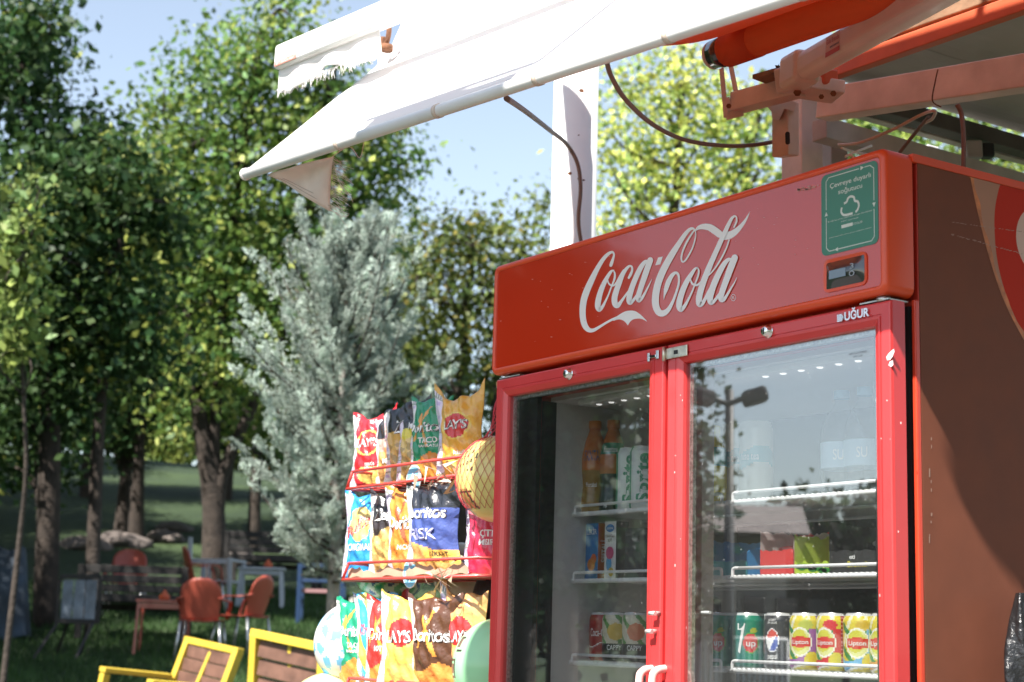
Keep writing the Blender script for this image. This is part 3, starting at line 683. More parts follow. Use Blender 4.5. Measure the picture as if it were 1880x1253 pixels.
def cabinet():
    g = G()
    g.box((0, .078, 1.70), (1.2195, .72, HT-.003))
    g.box((0, .078, .12), (.098, .72, 1.70)); g.box((1.125, .078, .12), (1.2195, .72, 1.70))
    g.box((.098, .66, .12), (1.125, .72, 1.70)); g.box((.098, .078, .12), (1.125, .66, .30))
    o = g.build('cabinet', mat('cabinet_red', (.42, .03, .015), .4, noise=(4, .08)), FR, bevel=.002)
    g = G(); g.box((.006, .066, .14), (1.214, .0785, 1.745)); 
    # inner lining sheets 3 mm proud of the walls
    g = G()
    g.box((.0982, .115, .30), (.102, .655, 1.69)); g.box((1.121, .115, .30), (1.1248, .655, 1.69)); g.box((.102, .10, 1.690), (1.121, .655, 1.6998)); g.box((.102, .10, .3002), (1.121, .655, .31))
    g.build('liner', liner_m, FR)
    g = G(); g.box((.102, .655, .31), (1.121, .6598, 1.69)); g.build('back_wall', dark_in, FR)
    g = G(); g.box((.012, .066, .14), (.0975, .0778, 1.738)); g.box((1.126, .066, .14), (1.208, .0778, 1.738)); g.box((.0975, .066, 1.70), (1.126, .0778, 1.738)); g.box((.0984, .0779, .31), (.1035, .1148, 1.69)); g.build('gasket', black_m, FR)
    xm0, xm1 = ony(1262, 900, .07)[0], ony(1279, 900, .07)[0]; xm2 = ony(1289, 900, .07)[0]
    g = G(); g.box((xm0-.02, .072, .14), (xm1, .10, 1.70)); m_ = g.build('mullion', mat('mullion_dark', (.03, .035, .035), .4), FR)
    g = G(); g.box((xm1, .070, .14), (xm2, .10, 1.70)); g.build('mullion_strip', mat('grey_strip', (.42, .38, .36), .5), m_)
    g = G(); g.box((1.2125, .0665, .12), (1.2215, .0775, 1.748)); g.build('front_edge_strip', mat('orange_red_edge', (.62, .05, .02), .35, coat=.2), FR, bevel=.002)
    g = G(); g.box((1.2125, .066, HT-.016), (1.2225, .72, HT-.001)); g.box((-.002, .066, HT-.0028), (1.2123, .72, HT-.001)); g.build('top_trim', red_pl, FR, bevel=.002)
    g = G()
    for x in (.06, 1.16):
        for y in (.12, .66): g.cyl((x, y, .03), (x, y, .121), .022, 12)
    g.build('feet', black_m, FR)
    # interior light strip
    g = G(); g.box((.18, .118, 1.6765), (1.10, .17, 1.6899)); st = g.build('light_strip', liner_m, FR, bevel=.003)
    lm = mat('led', (.9, .9, .9), .4, emit=((1, .98, .94), .35))
    for x in [.227+.045*i for i in range(5)]+[.766+.0495*i for i in range(7)]:
        g = G(); g.lathe([(0, -.0022), (.005, -.002), (.007, 0)], (x, .142, 1.6764), 14); g.build('led', lm, st)
cabinet()
def side_graphic():
    g = G(); g.box((1.2196, .0785, .13), (1.2212, .718, HT-.0165)); s = g.build('side_panel', mat('side_print_brown', (.18, .062, .036), 0.55, noise=(14, .08), coat=.0, spec=.18, bump=(900, .12, .001)), FR)
    zt = HT-.0168; m = planex(1.2213)
    def pts(P): return [tuple(np.asarray(onx(a, b, 1.2213))[[1, 2]]) for a, b in P]
    def clip(P): return [(min(a, .716), min(b, zt)) for a, b in P]
    def poly(P, mt, nm, off):
        V, Fc = poly2d([clip(P)]); g = G(); g.add(np.stack([np.full(len(V), 1.2213+off), V[:, 0], V[:, 1]], 1), Fc); return g.build(nm, mt, s)
    e = spline([(1776,300),(1786,350),(1797,400),(1815,470),(1838,540),(1866,600),(1900,655),(1960,720),(2060,760)], 5)
    r = spline([(2100,700),(1960,660),(1900,648),(1872,600),(1848,545),(1832,485),(1826,430),(1827,380),(1838,328),(1842,300)], 5)
    poly(pts(list(map(tuple, e)))+pts(list(map(tuple, r))), mat('print_beige', (.40, .20, .13), .6, noise=(9, .1)), 'printed_edge', .0002)
    e2 = spline([(1776,300),(1786,350),(1797,400),(1815,470),(1838,540),(1866,600),(1900,655)], 5)
    poly(pts([tuple(q) for q in e2])+pts([(q[0]+6+2*sin(i), q[1]-2) for i, q in reversed(list(enumerate(e2)))]), mat('print_orange', (.50, .16, .045), .4, noise=(40, .4)), 'printed_rim', .0004)
    poly(pts([tuple(q) for q in r])+pts([(2150,330),(2150,700)]), mat('print_red', (.50, .030, .014), .6, spec=.15), 'printed_disc', .0003)
    c = np.array(pts([(1912, 446)])[0]); V = []
    g = G(); mp = lambda U, V, off=0.0: np.stack([np.full(len(U), 1.2218+off), np.asarray(U), np.asarray(V)], 1)
    St = [(c[0]+.058*cos(a)*1.0, c[1]+.060*sin(a), .006+.018*max(0, -cos(a))) for a in np.linspace(radians(60), radians(300), 22)]
    put_stroke(g, St, mp, 0, 0, 3); g.build('printed_letter', mat('print_pale', (.62, .42, .34), .4), s)
    g = G()
    for a in range(26):
        x = 1745+a*6.5+random.random()*5; yy = 408+a*.9; put_rect(g, x, x+2.5+3*random.random(), yy, yy+1, m, 0, .0007, 1, 1)
        x = 1742+a*5.5+random.random()*5; yy = 430+a*1.5; put_rect(g, x, x+2+4*random.random(), yy, yy+1.2, m, 0, .0007, 1, 1)
    for a in range(8): yy = 790+a*26+random.random()*22; x = 1705+5*random.random(); put_rect(g, x, x+1.2+random.random(), yy, yy+3+14*random.random()**2, m, 0, .0007, 1, 1)
    g.build('scratch', mat('scratch_pale', (.36, .24, .19), .6), s, kind='stuff')
side_graphic()

GL = [(930, 733.4, 1188, 689), (1253, 671, 1602, 608)]
door_x = [(.011, None), (None, 1.2185)]
glass_m = glassmat('door_glass', 2.8, (.985, .995, .995), dust=.012, col=(.8, .8, .78))
def door(i):
    y = DY; q = GL[i]
    gx0, gx1 = ony(q[0], q[1], y)[0], ony(q[2], q[3], y)[0]; gz1 = 1.699; gz0 = .24
    xm = ony(1222 if i else 1217, 800, y)[0]
    ox0, ox1 = ((.011, xm) if i == 0 else (xm+.002, 1.2185)); oz0, oz1 = .15, 1.741
    lab = ('left glass door with its upper left in shade', 'right glass door with the maker badge')[i]
    g = G(); L = []
    def rect(t, yy, d=0):
        a0 = gx0*(1-t)+ox0*t-d; a1 = gx1*(1-t)+ox1*t+d; b0 = gz0*(1-t)+oz0*t-d; b1 = gz1*(1-t)+oz1*t+d
        return [(a0, yy, b0), (a1, yy, b0), (a1, yy, b1), (a0, yy, b1)]
    for t, yy in ((0, y+.034), (0, y+.010), (.05, y+.005), (.30, y+.0005), (.40, y+.0002), (.42, y+.0022), (.46, y+.0022), (.48, y+.0008), (.90, y+.0002), (.96, y+.0012), (1, y+.005), (1, y+.034), (0, y+.034)): L.append(rect(t, yy))
    loops(g, L, smooth=False); fr = g.build('door', red_metal, FR, label=lab)
    g = G(); g.box((gx0-.004, y+.014, gz0-.004), (gx1+.004, y+.018, gz1+.004)); g.build('glass', glass_m, fr)
    # spacer behind the glass edge
    g = G(); g.box((gx0+.001, y+.0185, gz0), (gx0+.011, y+.028, gz1)); g.box((gx1-.010, y+.0185, gz0), (gx1-.001, y+.028, gz1)); g.box((gx0+.011, y+.0185, gz1-.008), (gx1-.010, y+.028, gz1))
    g.build('glass_spacer', mat('spacer_alu', (.42, .42, .38), .35, metal=.7, noise=(180, .5)), fr)
    c = ony(*((1045, 687) if i == 0 else (1410, 609)), y)
    g = G(); g.lathe([(0, -.011), (.0075, -.011), (.0095, -.009), (.0105, -.002), (.0125, 0)], (c[0], y, c[2]), 24, axis=1); lk = g.build('lock', chrome, fr)
    g = G(); g.box((c[0]-.0014, y-.0118, c[2]-.006), (c[0]+.0014, y-.0106, c[2]+.005)); g.build('keyhole', black_m, fr)
    return fr
D1 = door(0); D2 = door(1)
def door_bits():
    y = DY; b = mat('badge_silver', (.72, .72, .74), .25, metal=.8)
    m = planey(y-.0005)
    g = G(); a, c = ony(1539, 592, y), ony(1557, 583, y)
    for k in range(6): z0 = a[2]+.0022*k; g.box((a[0], y-.003, z0), (a[0]+.016-.0016*abs(k-2.5), y-.0002, z0+.0016))
    V, Fc = text2d('UĞUR', .035); W = V[:, 0].max(); X = a[0]+.018+V[:, 0]*(.058/W); Z = a[2]+V[:, 1]*.0145
    n = len(V); g.add(np.concatenate([np.stack([X, np.full(n, y-.0032), Z], 1), np.stack([X, np.full(n, y-.0002), Z], 1)]), [f for f in Fc])
    g.build('maker_badge', b, D2)
    dk = mat('dark_print', (.03, .035, .05), .6)
    g = G(); mp = xz(y+.0138)
    p = ony(1575, 650, y+.014); put_text(g, 'SAFETY GLASS TEMPERED', p[0], p[2], .0035, mp, wid=.042, bold=0); put_text(g, 'GSEN 12150', p[0], p[2]-.0055, .003, mp, wid=.022, bold=0)
    p = ony(1160, 722, y+.014); put_text(g, 'SAFETY GLASS TEMPERED', p[0], p[2], .0035, mp, wid=.042, bold=0)
    g.build('glass_marking', dk, D2)
    # chipped paint
    g = G()
    for P in ([(1631,650),(1636,645),(1641,641),(1642,646),(1638,656),(1634,661),(1629,662),(1627,656)], [(1634,664),(1639,662),(1640,670),(1636,674),(1631,671)]): put_poly(g, P, planey(y-.0006), 0, 0)
    g.build('chipped_paint', mat('bare_white', (.72, .66, .66), .6), D2)
    # top hinges
    a, c = ony(1577, 557, y), ony(1665, 543, y)
    g = G(); g.box((a[0], y+.002, 1.7425), (1.212, y+.05, 1.7448)); g.cyl((1.192, y+.012, 1.7415), (1.192, y+.012, 1.7498), .012, 16); g.build('hinge', mat('zinc', (.55, .54, .50), .4, metal=.9, noise=(50, .3)), FR)
    g = G(); g.box((.018, y+.004, 1.7425), (.10, y+.05, 1.7448)); g.cyl((.035, y+.02, 1.7415), (.035, y+.02, 1.7498), .010, 16); g.build('hinge', MATS['zinc'], FR)
    # hasp across the two doors
    z = mat('hasp_steel', (.60, .56, .46), .35, metal=.85, noise=(40, .4))
    a, b2 = ony(1221, 662, y), ony(1264, 637, y)
    g = G(); g.box((a[0], y-.004, 1.711), (b2[0], y-.001, 1.733)); hs = g.build('hasp', z, D2, bevel=.0012)
    g = G(); g.box((a[0]+.032, y-.0046, 1.718), (a[0]+.044, y-.0041, 1.726)); g.build('hasp_slot', black_m, D2)
    g = G(); g.cyl((a[0]+.004, y-.006, 1.708), (a[0]+.004, y-.006, 1.736), .0038, 12); g.build('hasp_pin', z, D2)
    a = ony(1190, 660, y)
    g = G(); g.box((a[0], y-.003, 1.714), (a[0]+.007, y-.0003, 1.732)); g.box((a[0]+.027, y-.003, 1.716), (a[0]+.036, y-.0003, 1.734)); g.box((a[0]+.007, y-.003, 1.720), (a[0]+.027, y-.001, 1.726)); g.build('hasp_staple', chrome, D1, bevel=.001)
    g = G(); g.tube([(a[0]+.012, y-.004, 1.723), (a[0]+.018, y-.010, 1.723), (a[0]+.024, y-.004, 1.723)], .0022, 6); g.build('hasp_loop', black_m, D1)
    for (px, py) in ((1210, 1127), (1204, 1160)):
        a = ony(px, py, y); g = G(); g.cyl((a[0], y+.002, a[2]), (a[0], y-.016, a[2]), .0045, 12); g.cyl((a[0]-.012, y-.014, a[2]), (a[0]+.006, y-.014, a[2]), .0042, 12); g.build('bolt', mat('bolt_pale', (.62, .52, .50), .4, metal=.4), D1)
    hm = mat('handle_pink_white', (.72, .50, .46), .4)
    for i, px in enumerate((1196, 1220)):
        a = ony(px, 1240, y)
        g = G(); g.tube(spline([(a[0], y+.002, a[2]+.012), (a[0], y-.022, a[2]+.006), (a[0], y-.03, a[2]-.02), (a[0], y-.03, a[2]-.16), (a[0], y-.022, a[2]-.186), (a[0], y+.002, a[2]-.192)], 6), .008, 10)
        g.build('handle', hm, (D1, D2)[i])
    # pin tag on the right door
    a = ony(1290, 1125, y+.02); g = G(); g.tube([ony(1276, 1125, .06), ony(1304, 1125, .06)], .0032, 10); g.build('shelf_clip', wire_m, FR)
door_bits()
# shelves
YS = .165
def shelf(z, x0, x1, lab):
    g = G(); g.tube([(x0, YS, z), (x1, YS, z)], .0045, 8); r = g.build('shelf', wire_m, FR, label=lab)
    g = G(); n = int((x1-x0)/.0135)
    for i in range(n+1):
        x = x0+(x1-x0)*i/n; g.tube([(x, YS-.004, z+.004), (x, YS+.42, z+.004)], .0018, 5)
    g.tube([(x0, YS+.42, z), (x1, YS+.42, z)], .004, 6); g.tube([(x0, YS+.2, z-.002), (x1, YS+.2, z-.002)], .0035, 6)
    g.build('wire', wire_m, r, kind='stuff')
    g = G(); zz = z+.019
    g.tube(spline([(x0+.012, YS-.004, z), (x0+.012, YS-.004, zz-.004), (x0+.018, YS-.004, zz), (x0+.03, YS-.004, zz)], 4)[:], .0032, 8)
    g.tube([(x0+.03, YS-.004, zz), (x1-.03, YS-.004, zz)], .0032, 8)
    g.tube(spline([(x1-.03, YS-.004, zz), (x1-.018, YS-.004, zz), (x1-.012, YS-.004, zz-.004), (x1-.012, YS-.004, z)], 4), .0032, 8)
    g.build('guard_rail', wire_m, r)
xs = ony(1337, 1050, YS)[0]
for z, nm in ((1.439, 'upper'), (1.291, 'middle'), (1.112, 'lower')):
    shelf(z, .108, xs-.004, nm+' white wire shelf, left half'); shelf(z, xs+.006, 1.118, nm+' white wire shelf, right half')

# ============================================================ DRINKS AND BOXES IN THE FRIDGE
can_m = mat('can_print', (1, 1, 1), .28, attr=True, coat=.4, metal=.0)
alu = mat('aluminium', (.78, .78, .77), .25, metal=1)
lid_m = alu
PM = {}
def pm(c):
    k = 'print_%d_%d_%d' % tuple(int(x*99) for x in c)
    return mat(k, c, .35)
WH = (.82, .82, .80)
def revolve(name, label, cat, x, y, z, prof, rot, paint, texts, group=None, seg=72, lid=True, matl=None, capcol=None):
    """prof: list (r,h) ; paint(a, v)->rgb ; texts: (string,u,v,h,wid,color[,rot])"""
    root = thing(name, label, cat, (x, y, z), group)
    H = prof[-1][1]; rs = np.array([p[0] for p in prof]); hs = np.array([p[1] for p in prof])
    hh = np.linspace(0, H, 46); rr = np.interp(hh, hs, rs)
    g = G(); P = []; cols = []
    for i, h in enumerate(hh):
        P.append([(x+rr[i]*sin(rot+a), y-rr[i]*cos(rot+a), z+h) for a in np.linspace(-pi, pi, seg+1)])
    for i in range(len(hh)-1): cols.append([paint((-pi+2*pi*(j+.5)/seg), (hh[i]+hh[i+1])/2/H) for j in range(seg)])
    g.grid(np.array(P)[::-1], cols=cols[::-1])
    b = g.build('body', matl or can_m, root, col=True)
    if lid:
        r = rr[-1]; g = G(); g.lathe([(0, H-.003), (r*.80, H-.003), (r*.88, H-.001), (r*.93, H+.0015), (r*1.0, H+.001), (r*.985, H-.003)], (x, y, z), 36); g.build('lid', lid_m, root)
    def mp(U, V, off=0.0):
        U = np.asarray(U); V = np.asarray(V); r = np.interp(V*H, hs, rs)+off+.0006
        return np.stack([x+r*np.sin(rot+U), y-r*np.cos(rot+U), z+V*H], 1)
    by = {}
    for t in texts: by.setdefault(t[5], []).append(t)
    for c, L in by.items():
        g = G()
        for t in L: put_text(g, t[0], t[1], t[2], t[3], mp, wid=t[4], bold=(t[7] if len(t) > 7 else .015), shear=0, rot=0, off=0)
        g.build('lettering', pm(c), root)
    return root, mp
CAN = [(.026, 0), (.030, .003), (.0335, .010), (.0335, .093), (.031, .100), (.0275, .107)]
def lipton(label, x, rot, flav, leafc, yy=.215):
    def paint(a, v):
        if v > .955 or v < .02: return (.62, .62, .60)
        e = (a/.68)**2+((v-.50)/.25)**2
        if e < .80:
            if abs(v-.50) < .075+.02*cos(a*3): return (.62, .03, .02)
            return (.62, .60, .06) if ((a+.1)/.55)**2+((v-.53)/.2)**2 < .9 else (.70, .72, .30)
        if e < 1.0: return (.85, .85, .75)
        if 1.0 < a < 1.35: return tuple(.55*k+.25*((int(v*60) % 2)) for k in flav) if v > .14 else (.7, .55, .05)
        q = ((a-.72)/.45)**2+((v-.20)/.13)**2
        if q < 1: return (.66, .56, .03)
        q = ((a-.35)/.5)**2+((v-.80)/.10)**2
        if q < .7: return leafc
        if abs(v-(.10+.10*a)) < .018: return (.85, .85, .8)
        if v < .10+.10*a: return (.66, .54, .06)
        if v < .24+.05*sin(a*3) or (a > .5 and v < .74): return flav
        if sin(a*5+v*16) > .55 and v < .85: return (.05, .25, .07)
        if sin(a*7-v*9) > .72: return (.80, .78, .55)
        return (.70, .58, .05)
    return revolve('drink_can', label, 'drink can', x, yy, 1.117, CAN, rot, paint, [('Lipton', 0, .465, .075, .98, WH), ('ICE TEA', .1, .065, .035, .45, WH), ('naturals', -.2, .15, .025, .5, WH)], 'iced tea cans')
xc = [ony(p, 1200, .215)[0] for p in (1482, 1530.5, 1580, 1634)]
lipton('yellow iced tea can with a purple lower band beside the dark cola can', xc[0], .38, (.33, .11, .36), (.5, .55, .1))
lipton('yellow iced tea can with red fruit and a red lower band', xc[1]+.002, .20, (.60, .03, .04), (.65, .04, .05))
lipton('yellow iced tea can with a light blue lower band', xc[2]+.003, .52, (.16, .42, .70), (.65, .45, .05))
lipton('yellow iced tea can half hidden by the right edge of the door glass', xc[3]-.004, .2, (.65, .30, .05), (.65, .45, .05))
def pepsi(x):
    def paint(a, v):
        if v > .955 or v < .02: return (.55, .55, .55)
        e = ((a)/.42)**2+((v-.52)/.21)**2
        if e < 1:
            if e > .82: return (.82, .82, .82)
            w_ = .10*sin(a*4)
            if v > .57+w_-.25*a: return (.62, .05, .03)
            if v < .44+w_*1.2+.18*a: return (.03, .08, .40)
            return (.85, .85, .85)
        return (.022, .024, .028)
    revolve('drink_can', 'black cola can with a red white and blue round emblem', 'drink can', x, .215, 1.117, CAN, .28, paint, [('pepsi', .02, .19, .10, .62, WH), ('MAX', .05, .14, .03, .2, WH), ('LEZZET', 0, .86, .035, .5, WH), ('SIFIR KALORİ', 0, .81, .035, .62, WH), ('geri', 1.05, .2, .04, .2, WH), ('330 ml', 1.1, .08, .04, .35, WH)])
pepsi(ony(1434, 1200, .215)[0])
def sevenup(label, x, rot, yy=.215):
    def paint(a, v):
        if v > .955 or v < .02: return (.55, .6, .58)
        e = ((a-.28)/.44)**2+((v-.46)/.17)**2
        if e < 1: return (.62, .03, .02)
        if e < 1.25 and a > 0: return (.10, .40, .06)
        if ((a-.45)/.22)**2+((v-.68)/.05)**2 < 1: return (.45, .5, .04)
        return (.0, .20+.05*sin(a*4), .13)
    revolve('drink_can', label, 'drink can', x, yy, 1.117, CAN, rot, paint, [('7', -.28, .30, .50, .50, WH, 0, .05), ('up', .30, .40, .12, .55, WH)], 'green lemonade cans')
x7 = ony(1376, 1200, .215)[0]; x8 = ony(1334, 1200, .215)[0]
sevenup('green lemonade can beside the black cola can, whole emblem showing', x7, .62)
sevenup('green lemonade can left of the other green one, only part of its emblem showing', x8-.004, .10)
xd = ony(1297, 1200, .215)[0]
def dark_paint(a, v):
    if v > .955: return (.5, .5, .5)
    return (.62, .09, .03) if (v < .42 and a < .35) else (.03, .03, .035)
revolve('drink_can', 'taller dark can with an orange label next to the centre bar of the fridge', 'drink can', xd-.006, .215, 1.117, [(.026, 0), (.031, .004), (.033, .01), (.033, .128), (.029, .136), (.027, .141)], .35, dark_paint, [('BURN', -.05, .16, .10, .75, (.05, .02, .02)), ('ENERJİ', 0, .06, .03, .4, WH)])
def cola(label, x, rot):
    def paint(a, v):
        if v > .955 or v < .02: return (.6, .6, .6)
        if abs((v-.35)-.06*sin(a*3+.5)) < .012: return (.75, .72, .7)
        return (.34, .015, .012)
    revolve('drink_can', label, 'drink can', x, .235, 1.117, CAN, rot, paint, [('Coca-Cola', 0, .52, .16, 1.5, WH)], 'red cola cans')
cola('red cola can at the left end of the lower shelf', ony(1076, 1190, .235)[0], .75); cola('red cola can standing right beside a yellow fruit juice can', ony(1106, 1190, .235)[0]+.006, .6)
def cappy(label, x, c):
    def paint(a, v):
        if v > .955 or v < .02: return (.6, .6, .6)
        if v < .38: return (.02, .025, .025)
        if ((a-.1)/.6)**2+((v-.62)/.17)**2 < 1: return c
        if sin(a*5+v*14) > .6: return (.10, .28, .06)
        return (.66, .62, .48)
    revolve('drink_can', label, 'drink can', x, .225, 1.117, CAN, .7, paint, [('CAPPY', 0, .25, .10, 1.0, WH), ('nektar', 0, .10, .04, .5, (.7, .35, .05))], 'juice cans')
cappy('juice can with yellow fruit and a black lower band, left one', ony(1133, 1190, .225)[0], (.62, .42, .06)); cappy('juice can with a red peach and a black lower band, right one', ony(1170, 1190, .225)[0], (.62, .16, .06))
# bottles on the top shelf
BOT = [(.026, 0), (.030, .004), (.031, .03), (.027, .06), (.031, .10), (.031, .13), (.022, .165), (.0125, .19), (.0125, .198)]
def bottle(label, px, yy, prof, paint, texts, cap, H=None, group=None, rot=.7, glass=None):
    x = ony(px, 925, yy)[0]; r, mp = revolve('bottle', label, 'bottle', x, yy, 1.445, prof, rot, paint, texts, group, lid=False, matl=glass)
    h = prof[-1][1]; rc = prof[-1][0]+.0022
    g = G(); g.lathe([(rc, h-.004), (rc, h+.012), (rc*.9, h+.014), (0, h+.0142)], (x, yy, 1.445), 24); g.build('cap', pm(cap), r)
    return r
pet = mat('bottle_print', (1, 1, 1), .2, attr=True, coat=.5)
bottle('orange soda bottle with an orange band and blue lettering', 1090, .22, BOT, lambda a, v: (.55, .16, .03) if v > .48 else (.34, .19, .04), [('FANTA', 0, .60, .12, 1.2, (.02, .05, .2)), ('Portakal', 0, .3, .05, .9, WH)], (.6, .2, .03), glass=pet)
bottle('amber bottle with a green band between the orange and the white-green bottles', 1124, .24, BOT, lambda a, v: (.02, .20, .12) if .66 < v < .80 else ((.50, .15, .04) if v > .45 else (.03, .04, .04)), [('fusetea', 0, .69, .07, 1.2, WH)], (.5, .15, .03), glass=pet)
SPR = [(.029, 0), (.032, .004), (.032, .125), (.028, .133), (.026, .137)]
def sprite(label, px, rot):
    def paint(a, v):
        return (.0, .28, .14) if (abs(a+.1) > .75) else (.72, .76, .74)
    x = ony(px, 920, .215)[0]; r, mp = revolve('drink_can', label, 'drink can', x, .215, 1.445, SPR, rot, paint, [], 'white and green lemonade cans')
    g = G(); V, Fc = text2d('Sprite', .05); W = V[:, 0].max()
    U = -(V[:, 1]-.5)*.85; Vv = .10+V[:, 0]/W*.78
    g.add(mp(U+.05, Vv, 0), Fc); g.build('lettering', pm((.0, .25, .12)), r)
sprite('tall white and green can, left of a pair', 1157, .72); sprite('tall white and green can, right of a pair', 1182, .72)
bottle('small yellow iced tea bottle with a teal band', 1309, .195, [(.024, 0), (.028, .004), (.029, .10), (.018, .13), (.0125, .145)], lambda a, v: (.02, .32, .30) if .5 < v < .78 else (.72, .60, .04), [('fuse', .0, .58, .10, .9, WH), ('tea', .05, .50, .05, .5, WH)], (.75, .66, .05), rot=.5, glass=pet)
bottle('second yellow iced tea bottle close behind the first', 1326, .26, [(.024, 0), (.028, .004), (.029, .10), (.018, .13), (.0125, .145)], lambda a, v: (.02, .32, .30) if .5 < v < .78 else (.68, .58, .10), [('fusetea', .0, .58, .09, 1.2, WH)], (.75, .66, .05), rot=.5, glass=pet)
TALL = [(.030, 0), (.034, .004), (.034, .15), (.031, .160), (.029, .165)]
for i, (px, lab) in enumerate(((1352, 'pale tall iced tea can with a teal swash, left of two'), (1388, 'pale tall iced tea can with a teal swash, right of two'))):
    x = ony(px, 915, .25)[0]
    revolve('drink_can', lab, 'drink can', x, .25, 1.445, TALL, .4, lambda a, v: (.10, .38, .42) if abs(v-.55-.05*sin(a*2)) < .10 else (.62, .60, .50), [('fuse tea', 0, .52, .09, 1.2, WH)], 'pale tall cans')
water_m = glassmat('water_bottle', 1.45, (.90, .95, .98), alpha=.03, col=(.85, .9, .95))
def water(label, px):
    prof = [(.036, 0), (.041, .005), (.039, .03), (.041, .05), (.041, .115), (.038, .135), (.028, .160), (.014, .182), (.0135, .195)]
    x = ony(px, 905, .27)[0]; root = thing('bottle', label, 'bottle', (x, .27, 1.445), 'clear water bottles')
    g = G(); g.lathe(prof, (x, .27, 1.445), 32); g.build('body', water_m, root)
    g = G(); g.lathe([(.0415, .055), (.0418, .105)], (x, .27, 1.445), 36); g.build('wrap_label', mat('water_label', (.42, .55, .66), .4), root)
    mp = lambda U, V, off=0.0: np.stack([x+.0424*np.sin(.6+np.asarray(U)), .27-.0424*np.cos(.6+np.asarray(U)), 1.445+np.asarray(V)], 1)
    g = G(); put_text(g, 'SU', 0, .07, .02, mp, wid=.5); g.build('lettering', pm(WH), root); g = G(); put_disc(g, .9, .08, .3, .015, mp, 0, 0, 2, 20, .7); g.build('emblem', pm(WH), root)
    g = G(); g.lathe([(.0155, .192), (.0155, .208), (0, .2085)], (x, .27, 1.445), 20); g.build('cap', pm((.25, .5, .7)), root)
water('clear water bottle with a pale blue label, left of the pair', 1547); water('clear water bottle with a pale blue label, right of the pair', 1590)
# cartons and boxes on the middle shelf
def carton(name, label, x0, x1, y0, y1, z0, z1, front, side, texts, cat='carton'):
    root = thing(name, label, cat, ((x0+x1)/2, (y0+y1)/2, z0))
    g = G(); g.box((x0, y0, z0), (x1, y1, z1)); g.m = [1 if i == 3 else 0 for i in range(6)]
    g.build('box', [pm(front), pm(side)], root, bevel=.0012)
    W, H = x1-x0, z1-z0
    mF = lambda U, V, off=0.0: np.stack([x0+np.asarray(U)*W, np.full(len(np.atleast_1d(U)), y0-.0006-off), z0+np.asarray(V)*H], 1)
    mS = lambda U, V, off=0.0: np.stack([np.full(len(np.atleast_1d(U)), x1+.0006+off), y0+np.asarray(U)*(y1-y0), z0+np.asarray(V)*H], 1)
    for f, items in texts:
        mp = mF if f == 'F' else mS
        for it in items:
            g = G()
            if it[0] == 'T': put_text(g, it[1], it[2], it[3], it[4], mp, wid=it[5], rot=0, off=.0004)
            elif it[0] == 'V':
                V, Fc = text2d(it[1], .03); Wt = V[:, 0].max(); g.add(mp(it[2]-(V[:, 1])*it[4], it[3]+V[:, 0]/Wt*it[5], .0004), Fc)
            elif it[0] == 'D': put_disc(g, it[2], it[3], it[4], it[5], mp, 0, .0002+.00005*random.random(), 1, 20)
            elif it[0] == 'R': put_rect(g, it[2], it[3], it[4], it[5], mp, 0, .0001, 1, 1)
            g.build('print', pm(it[-1]), root)
    return root
Z2 = 1.2972
a, b = ony(1050, 1050, .22)[0], ony(1079, 1050, .22)[0]
carton('juice_carton', 'blue peach drink carton with an orange side at the left end of the middle shelf', .108, .155, .20, .235, Z2, Z2+.125, (.03, .16, .42), (.50, .13, .05),
       [('F', [('T', 'LİKİR', .5, .80, .09, .8, WH), ('D', '', .5, .26, .30, .11, (.6, .20, .03)), ('D', '', .68, .36, .22, .09, (.62, .12, .03)), ('R', '', 0, 1, 0, .08, (.02, .10, .30))]), ('S', [('V', 'ŞEFTALİ', .62, .30, .35, .4, WH)])])
carton('milk_carton', 'white chocolate milk carton with a pink and blue pony picture', .172, .214, .205, .24, Z2, Z2+.127, (.74, .72, .70), (.08, .07, .08),
       [('F', [('D', '', .5, .88, .36, .07, (.05, .2, .5)), ('T', 'DANONE', .5, .86, .035, .55, WH), ('T', 'KAKAOLU', .5, .72, .05, .75, (.1, .03, .02)), ('T', 'SÜT', .5, .645, .05, .35, (.1, .03, .02)), ('D', '', .5, .45, .34, .11, (.55, .08, .20)), ('D', '', .42, .27, .24, .13, (.12, .35, .60)), ('D', '', .62, .12, .22, .08, (.7, .5, .08))])])
carton('box', 'dark blank box on the middle shelf behind the left door', .232, .30, .215, .33, Z2, Z2+.11, (.025, .03, .035), (.03, .035, .04), [('F', [('T', 'DARK', .3, .85, .05, .4, (.2, .2, .2))])], 'box')
carton('box', 'dark grey box beside the stile of the left door', .318, .44, .23, .33, Z2, Z2+.105, (.05, .055, .06), (.04, .04, .045), [], 'box')
